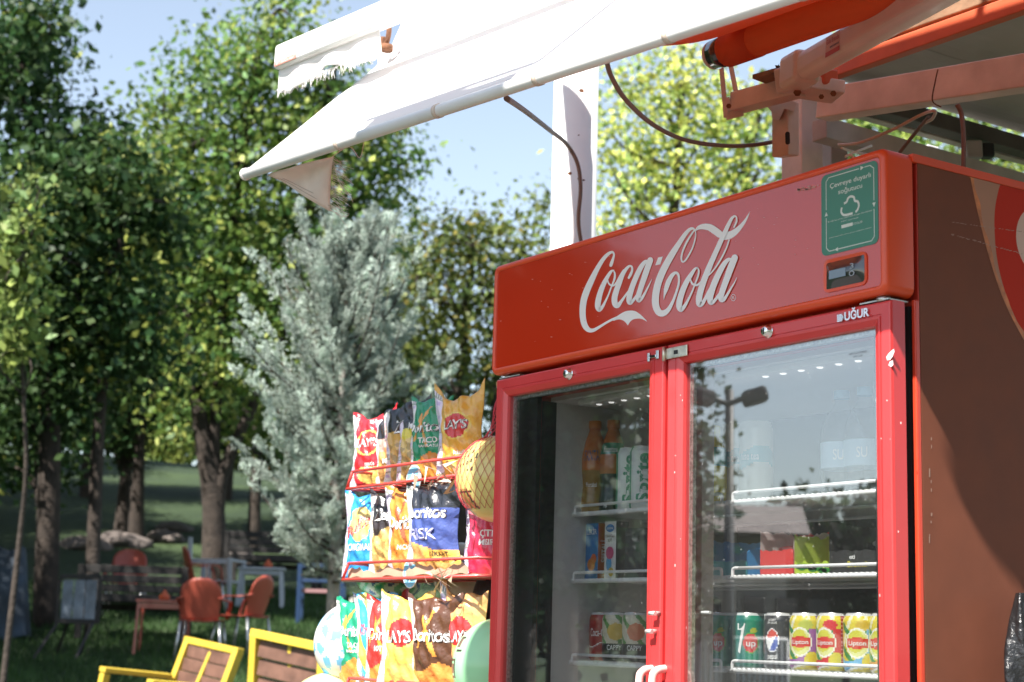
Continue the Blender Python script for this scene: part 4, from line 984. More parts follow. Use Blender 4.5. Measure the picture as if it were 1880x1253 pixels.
def open_box(name, label, x0, x1, y0, y1, z0, zf, zb, cols, jag=.006, flapL=None):
    """torn display box: low front, higher back and sides with ragged edges"""
    root = thing(name, label, 'box', ((x0+x1)/2, (y0+y1)/2, z0))
    def wall(nm, P, Q, z1a, z1b, c, prof=None):
        n = 14; P = np.array(P, float); Q = np.array(Q, float); d = (Q-P); nrm = np.array([d[1], -d[0]])/np.linalg.norm(d)*.0012
        g = G(); V = []
        for i in range(n+1):
            t = i/n; q = P+d*t; zt = (z1a*(1-t)+z1b*t if prof is None else np.interp(t, prof[0], prof[1]))+random.uniform(-jag, jag)*.6
            for s in (1, -1): V += [(q[0]+nrm[0]*s, q[1]+nrm[1]*s, z0), (q[0]+nrm[0]*s, q[1]+nrm[1]*s, zt)]
        fs = []
        for i in range(n):
            a = 4*i; b = a+4; fs += [(a, b, b+1, a+1), (a+2, a+3, b+3, b+2), (a+1, b+1, b+3, a+3)]
        g.add(V, fs, 0); return g.build(nm, pm(c), root)
    wall('front_flap', (x0, y0), (x1, y0), zf, zf, cols[0]); wall('back_flap', (x0, y1), (x1, y1), zb, zb, cols[1])
    wall('side_flap', (x0, y0), (x0, y1), 0, 0, cols[2], ([0, .3, 1], flapL or [zb, zb, zb])); wall('side_flap', (x1, y0), (x1, y1), zf+.02, zb, cols[2])
    g = G(); g.box((x0, y0, z0), (x1, y1, z0+.003)); g.build('base', pm(cols[0]), root)
    return root
X = lambda px, y=.22: ony(px, 1045, y)[0]
r = open_box('display_box', 'torn teal and blue display box by the centre bar of the fridge', X(1284), X(1372), .22, .33, Z2, Z2+.03, Z2+.075, [(.02, .22, .24), (.04, .25, .50), (.04, .28, .62)])
r = open_box('display_box', 'torn red snack box with a white inner edge', X(1400), X(1461), .215, .31, Z2, Z2+.05, Z2+.085, [(.62, .05, .05), (.62, .06, .05), (.70, .60, .58)])
r2 = open_box('display_box', 'torn box with green leaves printed in front and a red back flap', X(1463), X(1526), .215, .31, Z2, Z2+.022, Z2+.075, [(.42, .58, .06), (.52, .06, .03), (.50, .60, .10)], .008)
g = G(); mp = lambda U, V, off=0.0: np.stack([np.asarray(U), np.full(len(np.atleast_1d(U)), .2130), np.asarray(V)], 1)
for i in range(9): put_disc(g, X(1468)+random.random()*.085, Z2+.006+random.random()*.012, .012, .005, mp, 0, 0, 1, 8)
g.build('printed_leaf', pm((.03, .22, .04)), r2)
for i in range(4):
    lab = ('red wrapped cake bar lying lowest in the torn red box', 'yellow and red wrapped cake bar in the torn red box', 'pink wrapped cake bar standing in the torn red box', 'red wrapped cake bar topmost in the torn red box')[i]
    x0 = X(1408); z = Z2+.004+.014*i
    t = thing('cake_bar', lab, 'snack bar', (x0+.03, .26, z), 'wrapped cake bars in the red box')
    g = G(); P = []
    for s in np.linspace(0, 1, 13):
        e = .0065*min(1, sin(pi*s)*3); P.append([(x0+.002+.07*s+.004*i, .235+.012*cos(a)+.004*i, z+.006+e*sin(a)) for a in np.linspace(0, 2*pi, 13)])
    g.grid(np.array(P)); g.build('wrapper', pm([(.6, .06, .05), (.66, .42, .08), (.66, .22, .2), (.6, .05, .06)][i]), t)
    g = G(); mq = lambda U, V, off=0.0, z=z, i=i: np.stack([x0+np.asarray(U), np.full(len(np.atleast_1d(U)), .2222+.004*i), z+np.asarray(V)], 1); put_text(g, 'DANKEK', .036+.004*i, .003, .006, mq, wid=.036); g.build('lettering', pm(WH), t)
bx0, bx1 = X(1527), X(1612)
r = open_box('display_box', 'black brownie display box with yellow lettering at the right', bx0, bx1, .215, .32, Z2, Z2+.042, Z2+.092, [(.035, .035, .035), (.05, .055, .06), (.06, .06, .06)], .003, [Z2+.10, Z2+.095, Z2+.09])
g = G(); mp = lambda U, V, off=0.0: np.stack([np.asarray(U), np.full(len(np.atleast_1d(U)), .2130-off), np.asarray(V)], 1)
put_text(g, 'Browni', bx0+.072, Z2+.012, .011, mp, wid=.048); g.build('lettering', pm((.70, .62, .05)), r)
g = G(); put_text(g, 'eti', bx0+.06, Z2+.027, .008, mp, wid=.014); g.build('lettering', pm(WH), r)
g = G(); put_disc(g, bx0+.028, Z2+.062, .018, .006, lambda U, V, off=0.0: np.stack([np.asarray(U), np.full(len(np.atleast_1d(U)), .3175), np.asarray(V)], 1), 0, 0, 1, 14); g.build('torn_patch', pm((.55, .5, .44)), r)
# things on the shelf below, only their tops show
for i, px in enumerate((1085, 1140, 1175)):
    pass

g = G(); m_ = planey(.0035)
for k in range(26):
    x = 1458+42*RNG.random(); y_ = 350-(x-1458)*.22+6*RNG.random()-3; put_rect(g, x, x+2+5*RNG.random(), y_, y_+1+1.2*RNG.random(), m_, 0, .0008, 1, 1)
for k in range(46):
    x = 915+580*RNG.random(); y0 = np.interp(x, [908, 1500], [530, 350]); y_ = y0+RNG.random()*120; L = 1+3*RNG.random(); put_rect(g, x, x+L, y_, y_+.5+.7*RNG.random(), m_, 0, .0008, 1, 1)
g.build('scuff', mat('scuff_pale', (.62, .30, .24), .7), HDR, kind='stuff')
g = G()
for k in range(12):
    x = 1235+20*RNG.random() if k % 2 else 1608+50*RNG.random(); y_ = 700+500*RNG.random(); put_rect(g, x, x+1+1.5*RNG.random(), y_, y_+1+4*RNG.random(), planey(DY-.0004), 0, .0003, 1, 1)
g.build('chip', mat('chip_pale', (.70, .40, .38), .7), D2, kind='stuff')

# second row of cans standing behind the first on the lower shelf
def backrow(src_words, x, y, label):
    for o in list(COL.objects):
        if o.parent is None and src_words in str(o.get('label', '')):
            c = dup(o, (x, y, o.location.z), None, label); return c
for i, (w_, dx, nm) in enumerate((('purple lower band', -.01, 'yellow iced tea can in the second row behind the purple banded one'), ('red fruit', -.01, 'yellow iced tea can in the second row behind the red fruit one'), ('light blue lower band', -.01, 'yellow iced tea can in the second row behind the light blue banded one'))):
    backrow(w_, xc[i]+dx, .292, nm)
backrow('black cola can with a red', ony(1434, 1200, .215)[0]-.012, .292, 'black cola can in the second row, almost hidden')
backrow('whole emblem showing', x7-.012, .292, 'green lemonade can in the second row, almost hidden')

# ============================================================ SNACK RACK
rack_red = mat('rack_red_wire', (.62, .06, .05), .35, coat=.3)
RK = thing('snack_rack', 'red wire snack rack left of the fridge', 'rack', (-.58, .15, .03))
def rack():
    rows = ((1.543, 1.587), (1.303, 1.345), (1.005, 1.05))
    x0, x1 = -.785, -.12
    for i, (z0, z1) in enumerate(rows):
        g = G(); ya, yb = .062, .22
        a = x0+(.03 if i == 2 else 0)
        g.tube([(a, yb, z0), (a, ya, z0), (x1, ya, z0), (x1, yb, z0)], .0042, 8); g.tube([(a+.03, yb, z1), (a+.03, ya, z1), (x1, ya, z1), (x1, yb, z1)], .0040, 8)
        g.tube([(a, ya, z0), (a+.03, ya, z1)], .0040, 8); g.tube([(a, yb, z0), (a+.03, yb, z1)], .0040, 8); g.tube([(a, yb+.002, z0), (x1, yb+.002, z0)], .004, 8)
        b = g.build('basket', rack_red, RK)
        g = G()
        for k in range(12): x = a+.04+(x1-a-.05)*k/11; g.tube([(x, ya, z0-.001), (x, yb, z0-.001)], .002, 5)
        g.build('basket_wires', rack_red, b, kind='stuff')
    for x in (-.76, -.20):
        g = G(); g.tube([(x, .24, .03), (x, .24, 1.62)], .010, 10); g.build('upright', rack_red, RK)
        g = G(); g.tube([(x, -.02, .035), (x, .42, .035)], .010, 8); g.build('foot', rack_red, RK)
rack()
def price_tag(px, py, lab):
    c = ony(px, py, .077); root = thing('price_tag', lab, 'price tag', tuple(c), 'oval rack tags')
    ru, rv = .036, .037
    g = G(); n = 28
    e = [(c[0]+ru*cos(2*pi*k/n), c[2]+rv*sin(2*pi*k/n)) for k in range(n)]
    loops(g, [[(x, .0775, z) for x, z in e], [(x, .0755, z) for x, z in e]], smooth=False); g.add([(x, .0755, z) for x, z in e], [tuple(range(n))]); g.add([(x, .0775, z) for x, z in e], [tuple(range(n))[::-1]])
    g.build('disc', pm((.75, .75, .76)), root)
    mp = lambda U, V, off=0.0: np.stack([c[0]+np.asarray(U)*ru, np.full(len(np.atleast_1d(U)),   .0750-off), c[2]+np.asarray(V)*rv], 1)
    g = G(); put_disc(g, 0, 0, .92, .93, mp, 0, 0, 1, 28); g.build('blue_field', pm((.22, .52, .72)), root)
    g = G(); put_text(g, 'CIPSO', 0, -.12, .32, mp, wid=1.15, off=.0006, rot=.25); g.build('lettering', pm(WH), root); g = G(); put_poly(g, [(-.1, .5), (.08, .25), (.3, .3), (.05, .1), (-.3, .1)], mp, 0, .0005); g.build('emblem', pm(WH), root); g = G(); put_poly(g, [(-.2, -.3), (.25, -.2), (.05, -.62)], mp, 0, .0005); g.build('emblem', pm(WH), root)
price_tag(760, 881, 'blue oval tag on the upper basket of the snack rack'); price_tag(754, 1053, 'blue oval tag on the middle basket of the snack rack')

foil = mat('foil_print', (1, 1, 1), .28, attr=True, coat=.35, bump=(24, .8, .012))
def bag(label, x, y, z, w_, h, yaw, tilt, paint, texts, ear=(.0, .0), bulge=.034, seed=0, strip=True, sw=.42, lean=0.0):
    rg = np.random.default_rng(seed+100); ph = rg.random(8)*6.28
    root = thing('snack_bag', label, 'snack bag', (x, y, z), 'snack bags on the red rack')
    def surf(U, V, side=-1, off=0.0):
        U = np.clip(np.asarray(U, float), -1.0, 1.0); V = np.asarray(V, float); Vc = np.clip(V, 0, 1)
        hw = w_/2*(1-.13*np.sin(pi*Vc)+.03*np.sin(9*Vc+ph[0]))
        b = bulge*np.sin(pi*np.clip(Vc, .0, 1))**.55*(1-np.abs(U)**2.6)
        sm = np.exp(-((Vc-1)/.16)**2)+np.exp(-(Vc/.14)**2)
        wr = .0042*np.sin(U*9+ph[1]+V*3)*sm + .0022*np.sin(U*17+V*13+ph[2]) + .0016*np.sin(V*31+U*7+ph[3]) + .003*np.sin(U*4.5-V*9+ph[4])*sm
        wr = wr*(1-np.abs(U)**6)
        Y = side*(b+.0008)+wr+side*off
        Z = V*h + np.where(U < 0, ear[0], ear[1])*np.abs(U)**2.2*np.clip((Vc-.82)/.18, 0, 1) - .012*np.clip((Vc-.8)/.2, 0, 1)*(1-U**2) + .006*np.sin(U*6+ph[5])*(Vc > .98)
        X = U*hw + lean*V*V
        Y2 = Y + math.tan(tilt)*Z
        c, s = cos(yaw), sin(yaw)
        return np.stack([x+X*c-Y2*s, y+X*s+Y2*c, z+Z], -1)
    nu, nv = 48, 60
    U, V = np.meshgrid(np.linspace(-1, 1, nu+1), np.linspace(0, 1, nv+1), indexing='ij')
    def pt(u, v):
        if v > .975 or v < .02: c0 = paint(u, .93 if v > .5 else .05); return tuple(k*.75 for k in c0) if int((u+1)*55) % 2 else c0
        if strip and u < -1+sw and .04 < v < .97:
            k = (v*13) % 1; q = (u+1)/sw
            if k < .07: return (.35, .38, .33)
            if .3 < k < .8 and .25 < q < .75 and int(v*13) % 2: return (.55, .45, .68)
            if int(v*13) % 4 == 0 and .2 < q < .8 and .2 < k < .75: return (.13, .14, .13) if (int(q*9)+int(k*7)) % 2 else (.7, .7, .68)
            return (.78, .76, .74) if seed % 2 else (.74, .66, .78)
        return paint(u, v)
    cols = [[pt(-1+2*(i+.5)/nu, (j+.5)/nv) for j in range(nv)] for i in range(nu)]
    bc = [[paint(.9, .5)]*nv]*nu
    g = G(); g.grid(surf(U, V)[::-1], cols=cols[::-1]); 
    Pb = surf(U, V, 1); g.grid(Pb, cols=bc)
    g.build('bag', foil, root, col=True)
    mp = lambda a, b, off=0.0: surf(a, b, -1, off+.0012)
    by = {}
    for t in texts: by.setdefault(t[5], []).append(t)
    for i, (c, L) in enumerate(by.items()):
        g = G()
        for t in L: put_text(g, t[0], t[1], t[2], t[3], mp, wid=t[4], bold=.028, shear=0, rot=(t[6] if len(t) > 6 else 0), off=.0002*i)
        g.build('lettering', pm(c), root)
    return root
def outl(t, u, v, h, wd, c=WH, o=(.05, .03, .03), rot=0): return [(t, u+.012, v-.004, h*1.02, wd*1.02, o, rot), (t, u, v, h, wd, c, rot)]
def lays(base, red=(.58, .03, .03)):
    def p(u, v):
        e = ((u-.1)/.62)**2+((v-.60)/.17)**2
        if e < .75: return red
        if e < 1: return (.75, .55, .12)
        if v < .28 and ((u-.2)/.6)**2+((v-.18)/.12)**2 < 1: return (.70, .46, .12)
        return base
    return p
def chips(base, low, cut=.40, food=(.62, .38, .12), top=None):
    def p(u, v):
        if top and v > .80+.06*sin(u*3): return top
        if v < cut+.05*sin(u*5):
            k = sin(u*9+sin(v*22)*1.5)*sin(v*30+u*4)
            return food if k > -.1 else tuple(a*.55 for a in food)
        return base if v > cut+.12 else low
    return p
def dorito(base, low, tri=(.70, .30, .05)):
    def p(u, v):
        if abs((u+.15)*.9-(v-.62)*1.6) < .06 and .45 < v < .86: return tri
        if abs((u+.15)*.9+(v-.62)*1.2-.1) < .07 and .36 < v < .80 and u > -.2: return tri
        if v < .26+.05*sin(u*4): return low
        return base
    return p
yw = .20
R1 = [
 ('red crisps bag at the left end of the top basket', -.785, .135, .170, .205, lays((.60, .02, .03)), [*outl("LAY'S", .1, .55, .11, 1.1), ('tatlı', .25, .30, .05, .5, WH), ('biberli', .25, .24, .05, .5, WH)], (.012, .030)),
 ('black and white snack bag with orange food in front, beside the red one', -.680, .15, .175, .205, chips((.02, .02, .022), (.60, .30, .25), .5, (.66, .36, .12)), [*outl('Zela', .35, .60, .13, .9), ('MEGA', .1, .3, .06, .6, WH)], (-.03, .0)),
 ('black snack bag with a big white letter a showing', -.590, .14, .19, .220, chips((.016, .016, .02), (.62, .38, .10), .5, (.70, .46, .16)), [*outl('Zela', .30, .60, .15, 1.0), ('PEYNİRLİ', .2, .2, .05, .8, WH)], (-.035, .01)),
 ('black and yellow snack bag bending over behind the green one', -.520, .125, .17, .190, chips((.02, .02, .022), (.70, .60, .06), .62, (.72, .52, .18)), [*outl('MAX', .2, .72, .10, .8)], (-.03, .0)),
 ('green tortilla chips bag on the top basket', -.430, .105, .165, .215, dorito((.01, .26, .12), (.62, .26, .05)), [*outl('Doritos', .05, .55, .12, 1.75), ('TACO', .3, .42, .065, .8, WH), ('BAHARATLI', .3, .37, .03, .8, WH)], (.0, -.012)),
 ('big yellow crisps bag with two pointed corners on the top basket', -.272, .10, .168, .198, lays((.72, .40, .06)), [*outl("LAY'S", .1, .56, .11, 1.0), ('klasik', .3, .25, .05, .5, WH)], (.030, .030)),
 ('pale orange snack bag at the right end of the top basket, half behind the fridge', -.20, .24, .19, .24, lays((.70, .42, .20)), [*outl("LAY'S", .1, .55, .11, 1.0)], (.0, .0)),
]
R2 = [
 ('bright blue ridged crisps bag on the middle basket', -.795, .13, .19, .235, lambda u, v: (.68, .50, .16) if ((u-.05)/.55)**2+((v-.62)/.20)**2 < 1 else (.03, .26, .58), [*outl('Ruffles', .1, .55, .13, 1.25, (.60, .05, .05), (.8, .75, .7), .15), ('ORIGINALS', .15, .32, .075, 1.1, WH)], (.01, -.02)),
 ('black snack bag with golden popcorn shapes on the middle basket', -.655, .13, .17, .232, chips((.02, .018, .02), (.03, .02, .02), .52, (.68, .44, .14)), [*outl('Zetos', .2, .64, .13, 1.25)], (.0, .01)),
 ('orange tortilla chips bag on the middle basket', -.535, .12, .175, .232, dorito((.66, .24, .04), (.64, .32, .08), (.30, .08, .03)), [*outl('Doritos', .15, .52, .14, 1.5), ('NACHO', .2, .3, .05, .7, WH)], (.01, -.01)),
 ('navy blue tortilla chips bag with a yellow warning label on the middle basket', -.385, .10, .205, .235, lambda u, v: (.68, .40, .08) if (u > -.05 and .13 < v < .27) else ((.66, .36, .12) if v < .30-.1*u else ((.02, .022, .03) if v > .70 else (.06, .09, .30))), [*outl('Doritos', .0, .60, .12, 1.45), *outl('RISK', -.1, .38, .11, 1.1, WH, (.3, .3, .55)), ('DİKKAT', .45, .205, .045, .6, (.05, .03, .02)), ('çok acı', .45, .15, .025, .5, (.05, .03, .02))], (.0, .0)),
 ('red and white snack bag at the right end of the middle basket', -.245, .16, .16, .225, lambda u, v: (.60, .03, .08) if v < .62 else (.68, .10, .14), [('ÇITIR', .45, .42, .07, .75, WH), ('MISIRLI', .45, .33, .06, .75, WH)], (.0, .0)),
]
R3 = [
 ('green tortilla chips bag on the bottom basket', -.795, .12, .175, .235, dorito((.015, .28, .15), (.62, .26, .05)), [*outl('Doritos', .25, .55, .12, 1.3), ('TACO', .4, .42, .06, .7, WH), ('BAHARATLI', .4, .37, .03, .7, WH)], (-.004, -.016)),
 ('blue and yellow puffed snack bag on the bottom basket', -.695, .13, .17, .245, lambda u, v: (.68, .55, .10) if sin(u*4+v*9) > .3 else (.05, .35, .62), [*outl('Cheetos', .1, .55, .11, 1.3, (.6, .05, .1), (.8, .8, .8))], (.005, .0)),
 ('red tortilla chips bag on the bottom basket', -.610, .105, .165, .235, dorito((.60, .035, .03), (.62, .26, .05)), [*outl('Doritos', .25, .52, .12, 1.3), ('HOT CORN', .35, .40, .055, .9, WH)], (.0, -.01)),
 ('plain yellow crisps bag hanging in front of the bottom basket', -.465, .075, .215, .235, lays((.74, .46, .09)), [*outl("LAY'S", .0, .50, .12, .95)], (.02, .012)),
 ('dark brown and orange tortilla chips bag on the bottom basket', -.350, .10, .185, .235, dorito((.10, .04, .02), (.64, .28, .06)), [*outl('Doritos', .05, .52, .13, 1.5)], (.0, .0)),
 ('light orange crisps bag leaning at the right of the bottom basket', -.265, .13, .17, .245, lays((.70, .36, .14)), [*outl("LAY'S", .1, .5, .11, .9)], (.045, .0)),
]
sd = 0
for z0, row in ((1.5475, R1), (1.3075, R2), (1.028, R3)):
    for (lab, x, y, w_, h, pf, tx, ear) in row:
        sd += 1
        bag(lab, x, y, z0, w_, h, yw+.05*sin(sd*2.3), radians(-2+3*sin(sd*1.7)), pf, tx, ear, .030+.006*sin(sd*3.1), sd, True, .40 if sd not in (17,) else .3)
# pieces of torn wrapping foil tied under the baskets
g = G()
for k in range(14):
    c = np.array([-.30+.12*random.random(), .055-.02*random.random(), 1.29+.03*random.random()]); a = RNG.normal(0, .016, (3, 3)); g.add([c+a[0], c+a[1], c+a[2], c+a[0]*.3+a[1]*.8], [(0, 1, 3), (1, 2, 3)])
g.build('wrapping_scrap', mat('kraft_scrap', (.62, .46, .34), .7), kind='thing', label='crumpled torn brown wrapping hanging at the right end of the middle basket', cat='wrapping')
g = G()
for k in range(20):
    c = np.array([-.42+.22*random.random(), .06-.01*random.random(), 1.533+.02*random.random()]); a = RNG.normal(0, .018, (3, 3)); g.add([c+a[0], c+a[1], c+a[2], c+a[0]*.3+a[1]*.8], [(0, 1, 3), (1, 2, 3)])
g.build('wrapping_scrap', MATS['kraft_scrap'], label='torn brown wrapping scraps along the top basket under the yellow bag', cat='wrapping')
g = G(); P = [(-.775+.60*t, .072+.004*sin(t*30), 1.306+.006*sin(t*22)) for t in np.linspace(0, 1, 40)]
for i in range(39): a, b = P[i], P[i+1]; g.add([a, b, (b[0], b[1]+.12, b[2]), (a[0], a[1]+.12, a[2])], [(0, 1, 2, 3)])
g2 = G(); P = np.array(P); Q = P+[0, 0, .022+.0]; Q[:, 2] += .004*np.sin(np.arange(40)*1.9)
g.grid(np.stack([P, Q], 1)); g.build('cardboard_sheet', mat('cardboard', (.42, .28, .19), .85, noise=(20, .15)), label='brown cardboard sheet lining the middle basket', cat='cardboard')

# ============================================================ PLAY BALLS
ball_m = mat('ball_vinyl', (1, 1, 1), .3, attr=True, coat=.35, trans=.12)
def ball(label, c, R_, paint, sub=True, m=None):
    root = thing('play_ball', label, 'ball', (c[0], c[1], c[2]-R_))
    n, mm = 64, 96; P = []; cols = []
    for i in range(n+1):
        th = pi*i/n; P.append([(c[0]+R_*sin(th)*cos(ph), c[1]+R_*sin(th)*sin(ph), c[2]+R_*cos(th)) for ph in np.linspace(0, 2*pi, mm+1)])
    for i in range(n):
        row = []
        for j in range(mm):
            th = pi*(i+.5)/n; ph = 2*pi*(j+.5)/mm; row.append(paint(np.array([sin(th)*cos(ph), sin(th)*sin(ph), cos(th)])))
        cols.append(row)
    g = G(); g.grid(np.array(P), cols=cols); g.build('skin', m or ball_m, root, col=True)
    g = G(); vd = (C-np.array(c)); vd /= np.linalg.norm(vd); u = np.array([.2, -.1, -1.0]); u /= np.linalg.norm(u); p = np.array(c)+u*R_; g.cyl(p-u*.002, p+u*.003, .006, 10); g.build('valve', pm(WH), root)
    return root
ico = []
ph_ = (1+5**.5)/2
for a in (-1, 1):
    for b in (-ph_, ph_): ico += [(0, a, b), (a, b, 0), (b, 0, a)]
ico = np.array(ico)/np.linalg.norm(ico[0])
ang = .5; Rz = np.array([[cos(ang), -sin(ang), 0], [sin(ang), cos(ang), 0], [0, 0, 1]]); Rx = np.array([[1, 0, 0], [0, cos(.5), -sin(.5)], [0, sin(.5), cos(.5)]])
icoR = ico @ (Rz@Rx).T
def soccer(n):
    d = icoR@n; k = int(np.argmax(d)); s = d[k]
    if .90 < s < .972:
        t = n-icoR[k]*s; ref = icoR[(k+3) % 12]-icoR[k]*np.dot(icoR[(k+3) % 12], icoR[k]); ref /= np.linalg.norm(ref)+1e-9; cr = np.cross(icoR[k], ref)
        q = math.atan2(np.dot(t, cr), np.dot(t, ref))*5/(2*pi)
        if abs((q % 1)-.5) < .38: return (.20, .52, .78)
    return (.80, .78, .76)
ball('white play ball with blue star patches hanging at the left of the snack rack', ony(652, 1182, .16), .112, soccer)
def marble(n):
    k = sin(n[0]*9+3*sin(n[2]*7))*sin(n[1]*8+2*n[0]); e = abs(n@((C-np.array([-.6, .3, 1.3]))/np.linalg.norm(C-np.array([-.6, .3, 1.3]))))
    if k > .25: return (.02, .28, .12)
    if k > -.15: return (.12, .42, .16)
    if k < -.75: return (.04, .10, .22)
    return (.50, .62, .45)
ball('glossy marbled green and white ball behind the middle basket', ony(718, 1040, .235), .103, marble)
def yel(n):
    if -.2 < n[2] < .75 and n[0] < .75:
        q = n[0]*14+n[2]*5
        if abs((q % 1.9)-.9) < .16 and .1 < n[2] < .7 and -.5 < n[0] < .35 and n[1] < 0: return (.10, .08, .04)
    if -.75 < n[2] < -.3 and -.3 < n[0] < .25 and n[1] < 0:
        w_ = .26-(n[2]+.75)*.3
        if abs(abs(n[0]+.05)-w_) < .035 or abs(n[2]+.35) < .03: return (.08, .06, .03)
        if abs(n[0]+.05) < w_: return (.50, .36, .10)
    return (.76, .66, .22)
YB = ony(922, 882, .0); YB = (YB[0], .02, YB[2])
YB = tuple(ony(917, 880, .12))
ball('yellow play ball with dark line drawing in a red net beside the fridge', YB, .103, yel)
def grn(n):
    if n[1] < 0:
        a, b = n[0], n[2]
        for (x0, z0, s) in ((-.35, -.05, .16), (-.15, .45, .12)):
            u, v = (a-x0)/s, (b-z0)/(s*1.3)
            if abs(u) < 1 and abs(v) < 1:
                if abs(abs(u)-.85) < .14 or abs(abs(v)-.88) < .1: return (.06, .05, .04)
                if abs(u) < .5 and abs(v) < .55: return (.20, .12, .10)
    return (.36, .72, .40)
ball('light green play ball with dark square drawings at the bottom, beside the fridge', tuple(ony(918, 1225, .13)), .112, grn)
ball('pale yellow play ball with blue patches cut by the bottom edge of the picture', tuple(ony(602, 1318, .10)), .118, lambda n: (.22, .55, .70) if (icoR@n).max() > .955 else (.78, .72, .34))
ball('clear greenish ball half hidden under the middle basket at the right', tuple(ony(845, 1050, .27)), .075, lambda n: (.55, .60, .40) if n[2] > -.5 else (.62, .60, .42))
# red net round the yellow ball
def net():
    c = np.array(YB); root = thing('ball_net', 'thin red net bag holding the yellow ball and hanging by a strand', 'net', tuple(c-[0, 0, .11]))
    m = mat('net_red', (.60, .05, .08), .5); R_ = .1055
    for s in (1, -1):
        g = G()
        for k in range(34):
            P = []
            for t in np.linspace(.12, .75, 16):
                th = pi*t; ph = 2*pi*k/34+s*t*1.6; P.append(c+R_*np.array([sin(th)*cos(ph), sin(th)*sin(ph), cos(th)]))
            g.tube(P, .0006, 3, caps=False)
        g.build('mesh', m, root)
    g = G()
    for k in range(14):
        a = 2*pi*k/14; P = [c+R_*np.array([sin(.38)*cos(a), sin(.38)*sin(a), cos(.38)]), c+[.02*cos(a+1), .02*sin(a+1), .14], c+[.012*cos(a+2), .012*sin(a+2), .19], c+[.004, .06, .30]]
        g.tube(spline(P, 6), .0012, 4, caps=False)
    g.build('neck', m, root)
net()
# small dark bag hanging behind the lower baskets
g = G(); p = ony(885, 1120, .2); P = []
for t in np.linspace(0, 1, 12): z = p[2]+.085-.17*t; wv = .02+.045*sin(pi*min(1, t*.75+.1)); P.append([(p[0]+wv*cos(a)*1.0, .22+wv*.6*sin(a), z+.004*sin(a*5+t*9)) for a in np.linspace(0, 2*pi, 19)])
g.grid(np.array(P)); g.build('hanging_pouch', mat('dark_pouch', (.045, .03, .035), .5, bump=(60, .6)), label='dark purple pouch hanging between rack and fridge', cat='pouch')

# ============================================================ POLE, AWNINGS
white_paint = mat('white_painted_steel', (.78, .77, .76), .35, noise=(8, .05), coat=.1)
dirty_white = mat('old_white_paint', (.58, .50, .46), .55, noise=(14, .22), bump=(60, .3, .002))
rust = mat('rust', (.16, .07, .035), .9, noise=(30, .5))
PC = at(1052, 440, 5.0)
POLE = thing('pole', 'thick round white pole standing behind the fridge', 'pole', (PC[0], PC[1], .02))
g = G(); g.cyl((PC[0], PC[1], .02), (PC[0], PC[1], 3.15), .0685, 40); g.build('shaft', white_paint, POLE)
g = G(); g.cyl((PC[0], PC[1], .02), (PC[0], PC[1], .045), .12, 24); g.build('base_plate', white_paint, POLE)
g = G()
for (px, py, r) in ((1041, 312, .005), (1068, 323, .004), (1082, 325, .003), (1061, 290, .003), (1080, 150, .006), (1068, 238, .002), (1066, 298, .003)):
    p = at(px, py, 4.93); d = p-PC; d[2] = 0; d /= np.linalg.norm(d); q = np.array([PC[0], PC[1], p[2]])+d*.0687; s_ = np.cross(d, (0, 0, 1))
    g.add([q+s_*r*cos(a)*1.4+np.array([0, 0, r*sin(a)]) for a in np.linspace(0, 2*pi, 9)[:-1]], [tuple(range(8))])
g.build('rust_spot', rust, POLE, kind='stuff')
# awning: bar and cloth
cloth_w = mat('awning_cloth_white', (.90, .89, .88), .85, noise=(3, .04), trans=.26, tcol=(.97, .90, .86), bump=(500, .2, .001))
cloth_r = mat('awning_cloth_red', (.70, .18, .07), .8, noise=(3, .05), trans=.62, tcol=(.98, .36, .15), bump=(400, .2, .001))
AW = thing('awning', 'white drop awning above the fridge with a straight front bar and torn corner', 'awning', tuple(at(446, 322, 4.07)))
BL, BR = at(452, 320, 4.07), at(1440, -4, 2.60)
BR = BL+(BR-BL)*1.55
bd = (BR-BL)/np.linalg.norm(BR-BL)
g = G(); g.tube([BL, BR], .0135, 20); fb = g.build('front_bar', white_paint, AW)
g = G(); g.cyl(BL-bd*.006, BL+bd*.001,   .0155, 20); g.build('end_cap', white_paint, fb)
for px_t in (.16, .30, .42, .55, .66, .74, .9):
    p = BL+(BR-BL)*px_t; g = G(); g.tube([p-bd*.006, p+bd*.006], .0150, 20); g.build('clip', mat('clip_beige', (.60, .50, .42), .6), fb)
def awn_point(t, s):
    """t along the bar 0..1, s up the cloth 0..1"""
    b = BL+(BR-BL)*t+np.array([0, .003, .012])
    edge = np.array([at(455, 312, 4.08), at(600, 195, 4.24), at(712, 97, 4.42), at(762, -50, 4.51), at(788, -250, 4.55), at(783, -504, 4.666)])
    e = spline(edge, 8); ei = e[min(len(e)-1, int(s*(len(e)-1)))]
    e0 = e[0]; d = ei-e0
    top = np.array([.0, .72, .95])  # generic cloth direction up and back
    q = b+d+np.array([0, .004, 0])*sin(t*9)*sin(pi*s)
    return q
P = [[awn_point(t, s) for s in np.linspace(0, 1, 26)] for t in np.linspace(0, 1, 60)]
g = G(); g.grid(np.array(P)); aw = g.build('cloth', cloth_w, AW)
sol = aw.modifiers.new('thick', 'SOLIDIFY'); sol.thickness = .0012
nrm = np.cross(P[5][12]-P[5][4], P[20][4]-P[5][4]); nrm /= np.linalg.norm(nrm); nrm = nrm*(-1 if np.dot(nrm, SUN) > 0 else 1)
g = G(); g.grid(np.array(P)[:, 1:]+nrm*.006); g.build('red_lining', cloth_r, AW)
